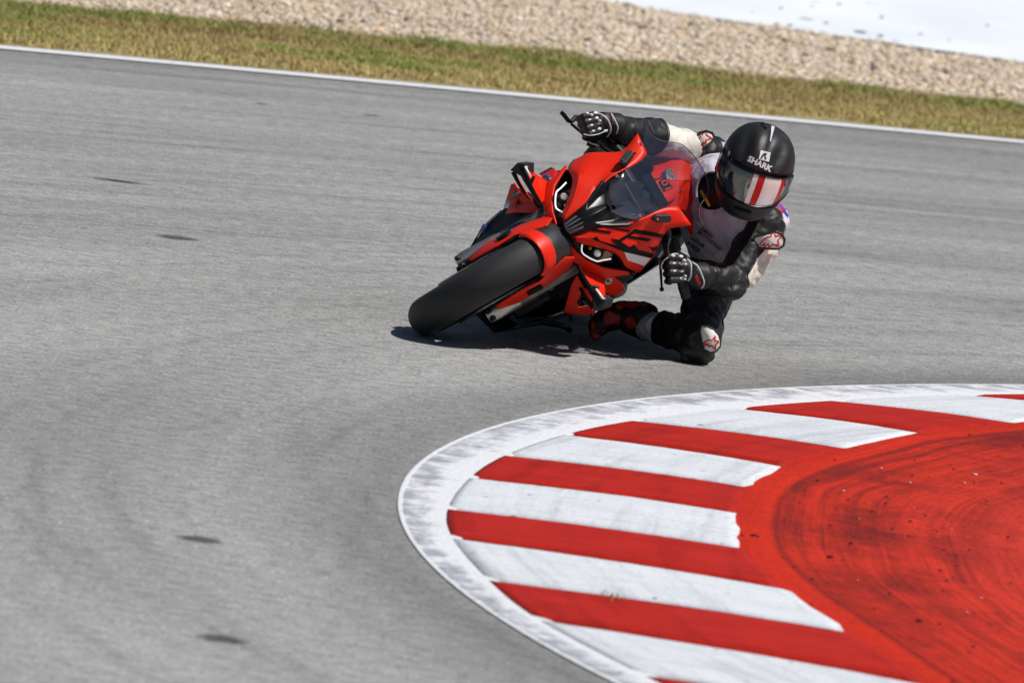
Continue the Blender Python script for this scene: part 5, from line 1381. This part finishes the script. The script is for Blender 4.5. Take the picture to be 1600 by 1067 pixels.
# lettering on the vest
tx = IMX * .78 - IMY * .62; ty = IMX * .62 + IMY * .78
wtext('vest_lettering', 'BMW', (0.8463, 0.3000, 0.4288), tx, ty, .020, M['cloth_print'], vest, .0015, bold=.0003)
wtext('vest_lettering', 'MOTORRAD', (0.8607, 0.3000, 0.4029), tx, ty, .0175, M['cloth_print'], vest, .0015, bold=.0003)
wtext('vest_lettering', 'MAKE LIFE', (0.8232, 0.3000, 0.3955), tx, ty, .0115, M['cloth_print'], vest, .002, bold=.0005)
wtext('vest_lettering', 'A RIDE', (0.8149, 0.3000, 0.3793), tx, ty, .0165, M['cloth_print'], vest, .002, bold=.0006)
wpoly('blue_stripe', [[(1.0325, 0.3000, 0.5473), (1.0544, 0.3000, 0.5579), (1.0764, 0.3000, 0.5535), (1.1040, 0.3000, 0.5252), (1.1055, 0.3000, 0.5147), (1.0759, 0.3000, 0.5427), (1.0556, 0.3000, 0.5495)]], M['blue'], vest, .0025)
wpoly('red_stripe', [[(1.0498, 0.3000, 0.5605), (1.0702, 0.3000, 0.5676), (1.0920, 0.3000, 0.5643), (1.1049, 0.3000, 0.5339), (1.0782, 0.3000, 0.5559), (1.0581, 0.3000, 0.5621)]], M['red_print'], vest, .0025)
st = MB().tube([(0.8056, 0.2800, 0.5641), (0.8240, 0.2900, 0.5402), (0.8426, 0.3100, 0.5154)], [.006, .006, .005], 8, flat=.4).build('collar_strap', M['yellow'], None); attach(st)

# ---- helmet
HM = Matrix.Identity(3)
HX, HY, HZ = V((-1, 0, 0)), V((0, -math.cos(R(14)), -math.sin(R(14)))), V((0, -math.sin(R(14)), math.cos(R(14))))
q_ = Matrix.Rotation(R(11), 3, V((0, 1, 0)))
HX, HY, HZ = q_ @ HX, q_ @ HY, q_ @ HZ
HC = V((0.9738, 0.2000, 0.6801))
PROF = [(.1345, .004, .004, .010), (.132, .034, .032, .045), (.124, .060, .060, .078), (.110, .082, .085, .106), (.090, .100, .107, .130), (.062, .114, .127, .150), (.030, .1215, .141, .163),
        (-.005, .1245, .150, .168), (-.040, .1235, .155, .165), (-.075, .118, .158, .154), (-.100, .110, .157, .138), (-.125, .098, .152, .120), (-.143, .085, .142, .105), (-.150, .070, .128, .09)]
def hsurf(z, az, off=0.0):
    for i in range(len(PROF) - 1):
        if PROF[i][0] >= z >= PROF[i + 1][0]: break
    t = (PROF[i][0] - z) / (PROF[i][0] - PROF[i + 1][0]); t = max(0, min(1, t)); ts = t
    w, f, b = (PROF[i][k] * (1 - ts) + PROF[i + 1][k] * ts for k in (1, 2, 3))
    s_, c_ = math.sin(az), math.cos(az)
    x = (w + off) * math.copysign(abs(s_) ** .92, s_); y = ((f if c_ > 0 else b) + off) * math.copysign(abs(c_) ** 1.0, c_)
    return V((x, y, z))
def hw(p): return HC + HX * p.x + HY * p.y + HZ * p.z
helmet = empty('helmet', HC); helmet.parent = rider; helmet.location = HC - rider.location
def hattach(o, parent=helmet):
    o.parent = parent
    if not o.data.get('moved'): o.data.transform(Matrix.Translation(-HC)); o.data['moved'] = 1
    return o
NZ, NA = 44, 72; vs = []; fs = []
zs = [.1345 * math.cos(math.pi * .5 * k / 18) ** .8 if k < 18 else 0 for k in range(18)] + [-.150 * k / (NZ - 18) for k in range(NZ - 17)]
for z in zs:
    for k in range(NA):
        az = 2 * math.pi * k / NA; p = hsurf(z, az)
        # brow step above the eye port, and shallow scoops in the crown
        dz = z - .03; aa = math.atan2(math.sin(az), math.cos(az))
        if -.090 < z < .022 and abs(aa) < R(84): p -= V((p.x, p.y, 0)).normalized() * .010
        for sgn in (1, -1):
            u = (p.x - sgn * .058) / .020; v = (p.z - .078) / .040
            if p.y > 0: p -= V((p.x, p.y, p.z)).normalized() * .013 * math.exp(-(u * u + v * v))
        u = p.x / .011; v = (p.z - .107) / .030
        if p.y > 0: p -= V((0, p.y, p.z)).normalized() * .006 * math.exp(-(u * u + v * v))
        vs.append(hw(p))
for i in range(len(zs) - 1):
    for k in range(NA): fs.append([i * NA + k, i * NA + (k + 1) % NA, (i + 1) * NA + (k + 1) % NA, (i + 1) * NA + k])
fs.append(list(range(NA)))
m_ = mesh_from(vs, fs); b_ = bmesh.new(); b_.from_mesh(m_); bmesh.ops.recalc_face_normals(b_, faces=b_.faces); b_.to_mesh(m_); b_.free()
shell = link('shell', m_, M['helmet'], None, 50); hattach(shell)
md = shell.modifiers.new('solid', 'SOLIDIFY'); md.thickness = .008; md.offset = -1
# visor
def vz(az, k, n):
    a = abs(az) / R(80); top = .021 - .004 * a * a; bot = -.088 + .040 * a ** 2.2
    return top + (bot - top) * k / n
nv_, na_ = 12, 160; vs, fs = [], []
for k in range(nv_ + 1):
    for j in range(na_ + 1):
        az = R(-80) + R(160) * j / na_; vs.append(hw(hsurf(vz(az, k, nv_), az, .0035 + .0015 * math.sin(math.pi * k / nv_))))
fs = [[k * (na_ + 1) + j, (k + 1) * (na_ + 1) + j, (k + 1) * (na_ + 1) + j + 1, k * (na_ + 1) + j + 1] for k in range(nv_) for j in range(na_)]
m_ = mesh_from(vs, fs); visor = link('visor', m_, M['chrome_visor'], None, 60); hattach(visor)
if m_.polygons[len(m_.polygons) // 2].normal.dot(HY) < 0: m_.flip_normals()
for k_ in ('visor_refl_silver', 'visor_refl_red', 'visor_refl_dark'): m_.materials.append(M[k_])
# striped reflection painted into the visor's colour as vertical bands
for p_ in m_.polygons:
    j_ = p_.index % na_; a_ = -(-80 + 160 * (j_ + .5) / na_) + 6      # degrees towards the rider's left
    p_.material_index = 1 if 5 < a_ <= 10.5 else 2 if 10.5 < a_ <= 21 else 1 if 21 < a_ <= 50 else 2 if 50 < a_ <= 58 else 3 if (a_ > 66 or a_ < -42) else 0
md = visor.modifiers.new('solid', 'SOLIDIFY'); md.thickness = .003; md.offset = -1
rim_ = [hw(hsurf(vz(R(-80) + R(160) * j / 40, 0, 1), R(-80) + R(160) * j / 40, .004)) for j in range(41)] + [hw(hsurf(vz(R(80) - R(160) * j / 40, 1, 1), R(80) - R(160) * j / 40, .004)) for j in range(41)]
hattach(MB().tube(rim_, .0028, 8, closed=True).build('visor_seal', M['black_gloss'], None), visor)
for sgn in (1, -1):
    c = hw(hsurf(-.018, sgn * R(86), -.002)); hattach(MB().lathe(c, HX * sgn, [(-.010, .018), (.000, .018), (.003, .014), (.003, .004)], 28).build('visor_pivot', M['black_gloss'], None), visor)
# vents
def hbump(name, pts, rad, mat, flat=.6, parent=helmet): return hattach(MB().tube(catmull([hw(p) for p in pts], 5), rad, 12, flat=flat).build(name, mat, None, 50), parent)
hbump('top_vent', [V((.030, -.03, .128)), V((.022, -.005, .130)), V((.016, .015, .129))], .012, M['helmet'], .55)
hbump('rear_spoiler', [V((.075, -.105, .075)), V((.045, -.135, .082)), V((0, -.148, .085)), V((-.045, -.135, .082)), V((-.075, -.105, .075))], .010, M['helmet'])
hbump('chin_vent', [hsurf(-.113, R(-14), .002), hsurf(-.112, 0, .003), hsurf(-.113, R(14), .002)], .006, M['black_gloss'], .9)
hbump('chin_lip', [hsurf(-.146, R(-60), .001), hsurf(-.146, R(-20), .002), hsurf(-.146, R(20), .002), hsurf(-.146, R(60), .001)], .0045, M['black_plastic'], 1)
def hdecal(name, polys, mat, off=.0013, target=None):
    target = target or shell; vs, fs = [], []
    for poly in polys:
        P = [V(p) for p in poly]; o_ = len(vs); vs += P
        for tri in tessellate_polygon([P]): fs.append([o_ + i for i in tri])
    m_ = mesh_from(vs, fs); b_ = bmesh.new(); b_.from_mesh(m_); bmesh.ops.subdivide_edges(b_, edges=b_.edges, cuts=3, use_grid_fill=True); b_.to_mesh(m_); b_.free()
    o = link(name, m_, mat, None, 0); hattach(o, target); lay_on(m_, target, off, -camd); return o
hdecal('white_stripe', [[(1.0035, 0.2000, 0.8219), (1.0165, 0.2000, 0.8206), (1.0113, 0.2000, 0.7900), (1.0067, 0.2000, 0.7594), (1.0039, 0.2000, 0.7601), (1.0047, 0.2000, 0.7912)]], M['white_trim'])
hdecal('logo_square', [[(0.9778, 0.2000, 0.7265), (1.0112, 0.2000, 0.7238), (1.0092, 0.2000, 0.6925), (0.9747, 0.2000, 0.6962)]], M['white_trim'])
hdecal('logo_fin', [[(0.9799, 0.2000, 0.6969), (0.9818, 0.2000, 0.7058), (0.9860, 0.2000, 0.7138), (0.9927, 0.2000, 0.7190), (1.0001, 0.2000, 0.7190), (0.9967, 0.2000, 0.7132), (0.9966, 0.2000, 0.7068), (1.0006, 0.2000, 0.7009), (0.9958, 0.2000, 0.6971), (0.9928, 0.2000, 0.7030), (0.9928, 0.2000, 0.7105), (0.9872, 0.2000, 0.7054), (0.9848, 0.2000, 0.6998)]], M['helmet'], .0022)
o = text_decal('helmet_lettering', 'SHARK', (0.9804, 0.1000, 0.6913), IMX * .905 - IMY * .43, IMX * .43 + IMY * .905, .0265, M['white_trim'], None, None, bold=.0011, spacing=1.0)
hattach(o, shell); lay_on(o.data, shell, .0014, -camd)
hdecal('red_flash', [[(0.8685, 0.2000, 0.6567), (0.8749, 0.2000, 0.6640), (0.8818, 0.2000, 0.6308), (0.8784, 0.2000, 0.6025), (0.8623, 0.2000, 0.6259)]], M['red_print'], .0016)
hdecal('pale_flash', [[(0.8733, 0.2000, 0.6979), (0.8775, 0.2000, 0.7135), (0.8812, 0.2000, 0.7097), (0.8796, 0.2000, 0.6839), (0.8733, 0.2000, 0.6680), (0.8715, 0.2000, 0.6806)]], M['white_trim'], .0016)
hdecal('pale_flash', [[(0.8790, 0.2000, 0.6582), (0.8822, 0.2000, 0.6800), (0.8894, 0.2000, 0.6895), (0.8927, 0.2000, 0.6815), (0.8864, 0.2000, 0.6507), (0.8819, 0.2000, 0.6372)]], M['white_trim'], .0016)

# ---- gloves: palm, four fingers and a thumb closed on the grip
def glove(name, palm, fingers, thumb, cuff, rads, frame):
    g_ = empty(name); g_.parent = rider; g_.location = V(palm[0]) - rider.location
    def ga(o, par=None):
        o.parent = par or g_
        if not o.data.get('moved'): o.data.transform(Matrix.Translation(-V(palm[0]))); o.data['moved'] = 1
        return o
    b_ = bmesh.new()
    ellipsoid(b_, palm[0], frame, palm[1])
    for i, ch in enumerate(fingers):
        ch = [V(p) for p in ch]; r_ = rads[i]
        capsule(b_, V(palm[0]).lerp(ch[0], .55), ch[0], r_ * 1.15, r_ * 1.1, 14)
        for k in range(len(ch) - 1): capsule(b_, ch[k], ch[k + 1], r_ * (1.05 - .10 * k), r_ * (.98 - .10 * k), 14)
    th = [V(p) for p in thumb]
    for k in range(len(th) - 1): capsule(b_, th[k], th[k + 1], .0135 - .001 * k, .0125 - .001 * k, 14)
    capsule(b_, V(palm[0]).lerp(V(cuff[0]), .3), cuff[0], .032, .036, 18)
    skin = ga(link('glove_body', fuse(b_, .0026, 2), M['leather'], None, 50))
    b_ = bmesh.new(); capsule(b_, cuff[0], cuff[1], .039, .047, 24)
    cf_ = ga(link('cuff', fuse(b_, .004, 1), M['leather'], None, 50))
    for i, ch in enumerate(fingers):
        ch = [V(p) for p in ch]
        for a, t_, L_, w_ in ((0, .05, .010, .0055), (0, .80, .008, .0038)):
            p = ch[a].lerp(ch[a + 1], t_); d = (ch[a + 1] - ch[a]).normalized(); n_ = (-camd + V((0, 0, .35))).normalized(); n_ = (n_ - d * n_.dot(d)).normalized()
            c = p + n_ * rads[i] * (1.02 - .1 * a); s_ = n_.cross(d)
            bb = bmesh.new(); ellipsoid(bb, c, (d, s_, n_), (L_, w_, .0045)); m_ = bpy.data.meshes.new('k'); bb.to_mesh(m_); bb.free()
            if not (t_ > .5 and i == 3): ga(link('knuckle_guard', m_, M['white_trim'], None, 60))
    return g_, ga, skin, cf_
fr_ = (V((1, 0, 0)), V((0, 1, 0)), V((0, 0, 1)))
LF = [[(0.7611, 0.015, 0.3572), (0.7272, -0.015, 0.3573), (0.712, 0.018, 0.3457), (0.7237, 0.05, 0.338)], [(0.7656, 0.015, 0.3333), (0.7328, -0.015, 0.3326), (0.7187, 0.018, 0.322), (0.7302, 0.05, 0.3151)], [(0.77, 0.015, 0.3095), (0.7384, -0.015, 0.3078), (0.7254, 0.018, 0.2982), (0.7366, 0.05, 0.2921)], [(0.7745, 0.015, 0.2857), (0.744, -0.015, 0.2831), (0.7322, 0.018, 0.2745), (0.743, 0.05, 0.2692)]]
gl, ga, sk, cf_ = glove('glove', ((0.7881, 0.0450, 0.3177), (.036, .030, .040)), LF, [(0.7854, 0.0600, 0.3522), (0.7588, 0.0850, 0.3610), (0.7329, 0.0850, 0.3489)], ((0.8174, 0.0750, 0.3063), (0.8395, 0.0950, 0.3011)), [.0125, .013, .0125, .0115], fr_)
def trim(ga, pts, r_=.0019, mat='white_trim', par=None): return ga(MB().tube(catmull(pts, 5), r_, 8).build('trim_line', M[mat], None, 60), par)
trim(ga, [(0.7087, -0.0100, 0.3159), (0.7087, -0.0200, 0.3381), (0.7249, -0.0250, 0.3579), (0.7403, -0.0100, 0.3693), (0.7572, 0.0100, 0.3698)])
trim(ga, [(0.7885, 0.0050, 0.3577), (0.8003, 0.0000, 0.3492), (0.8052, -0.0050, 0.3291), (0.8068, 0.0000, 0.3033), (0.8008, 0.0100, 0.2867)], .0025)
trim(ga, [(0.8071, 0.0300, 0.3474), (0.8254, 0.0250, 0.3377), (0.8415, 0.0300, 0.3139), (0.8535, 0.0350, 0.2896), (0.8537, 0.0450, 0.2738), (0.8484, 0.0500, 0.2662)], .0025)
for (p_, w_) in (((0.7787, 0.0000, 0.3525), .007), ((0.7846, 0.0000, 0.3406), .006), ((0.7899, 0.0000, 0.3031), .006), ((0.7893, 0.0000, 0.2924), .006)):
    bb = bmesh.new(); ellipsoid(bb, p_, fr_, (w_, .006, w_ * .7)); m_ = bpy.data.meshes.new('k'); bb.to_mesh(m_); bb.free(); ga(link('hand_guard', m_, M['white_trim'], None, 60))
o = text_decal('cuff_lettering', 'alpinestars', (0.8263, -0.0500, 0.3129), IMX * .42 - IMY * .91, IMX * .91 + IMY * .42, .016, M['red_print'], None, None, bold=.0012, spacing=.9)
ga(o, cf_); lay_on(o.data, cf_, .0012, -camd)

RF = [[(0.4401, 0.13, 0.7234), (0.4143, 0.09, 0.7123), (0.4013, 0.12, 0.6975), (0.4104, 0.16, 0.6913)], [(0.4334, 0.13, 0.7406), (0.4049, 0.09, 0.7305), (0.391, 0.12, 0.7165), (0.4006, 0.16, 0.71)], [(0.4268, 0.13, 0.7578), (0.3956, 0.09, 0.7488), (0.3807, 0.12, 0.7354), (0.3908, 0.16, 0.7286)], [(0.4201, 0.13, 0.7749), (0.3862, 0.09, 0.767), (0.3704, 0.12, 0.7544), (0.3809, 0.16, 0.7473)]]
gr_, ga2, sk2, cf2 = glove('glove', ((0.4531, 0.1650, 0.7503), (.034, .030, .036)), RF, [(0.4613, 0.1900, 0.7218), (0.4473, 0.2000, 0.6998), (0.4276, 0.2000, 0.6885)], ((0.4706, 0.1900, 0.7465), (0.4949, 0.2150, 0.7395)), [.0125, .013, .0125, .0115], fr_)
trim(ga2, [(0.3955, 0.0800, 0.7104), (0.4169, 0.0800, 0.7092), (0.4434, 0.0900, 0.7164), (0.4610, 0.1000, 0.7266), (0.4707, 0.1200, 0.7328)])
trim(ga2, [(0.4277, 0.1300, 0.7813), (0.4472, 0.1200, 0.7784), (0.4683, 0.1200, 0.7644), (0.4800, 0.1300, 0.7418), (0.4806, 0.1400, 0.7220), (0.4742, 0.1600, 0.7067)], .0025)
trim(ga2, [(0.4761, 0.1600, 0.7837), (0.4891, 0.1500, 0.7671), (0.5028, 0.1600, 0.7449), (0.5035, 0.1700, 0.7250), (0.4953, 0.1900, 0.7073)], .0025)
for (p_, w_) in (((0.3966, 0.1000, 0.7771), .008), ((0.4118, 0.1000, 0.7749), .007), ((0.4415, 0.1150, 0.7589), .006), ((0.4650, 0.1250, 0.7273), .007)):
    bb = bmesh.new(); ellipsoid(bb, p_, fr_, (w_, .006, w_ * .7)); m_ = bpy.data.meshes.new('k'); bb.to_mesh(m_); bb.free(); ga2(link('hand_guard', m_, M['white_trim'], None, 60))
o = text_decal('cuff_lettering', 'alpinestars', (0.4732, 0.0500, 0.7768), IMX * .36 - IMY * .93, IMX * .93 + IMY * .36, .012, M['red_print'], None, None, bold=.0012, spacing=.9)
ga2(o, cf2); lay_on(o.data, cf2, .0012, -camd)

# ---- boots
def boot(chain, reds, red_mat=1):
    b_ = bmesh.new()
    for k in range(len(chain) - 1): capsule(b_, chain[k][0], chain[k + 1][0], chain[k][1], chain[k + 1][1], 20)
    m_ = fuse(b_, .005, 3); wrinkle(m_, .003, 22, seed=31)
    o = link('boot', m_, M['leather'], None, 50); m_.materials.append(M['leather_red'])
    idx = []
    for f in m_.polygons:
        c = f.center; r_ = 0
        for (p, q, rad) in reds:
            t, d = seg_t(c, V(p), V(q))
            if d < rad + .004 * math.sin(c.x * 150): r_ = 1
        idx.append(r_)
    m_.polygons.foreach_set('material_index', idx); return attach(o)
boot([((0.5282, 0.4000, 0.0279), .020), ((0.5362, 0.4200, 0.0615), .036), ((0.5670, 0.4500, 0.0867), .045), ((0.6079, 0.4700, 0.1013), .048), ((0.6804, 0.4400, 0.1058), .054)],
     [((0.5630, 0.3850, 0.1163), (0.5987, 0.3850, 0.0760), .031), ((0.5991, 0.3900, 0.0734), (0.6371, 0.4000, 0.0778), .024), ((0.5040, 0.3800, 0.0631), (0.5186, 0.3700, 0.0209), .019), ((0.5300, 0.3700, 0.0160), (0.5649, 0.3700, 0.0425), .023), ((0.5917, 0.4200, 0.1557), (0.6585, 0.4200, 0.1695), .030)])
boot([((0.1834, 0.6964, 0.3275), .028), ((0.2349, 0.7649, 0.3533), .036), ((0.3002, 0.8814, 0.3790), .042), ((0.3803, 0.9104, 0.4368), .046), ((0.4346, 0.8429, 0.4924), .050)], [((0.2271, 0.8191, 0.3801), (0.2841, 0.9068, 0.4058), .03)])
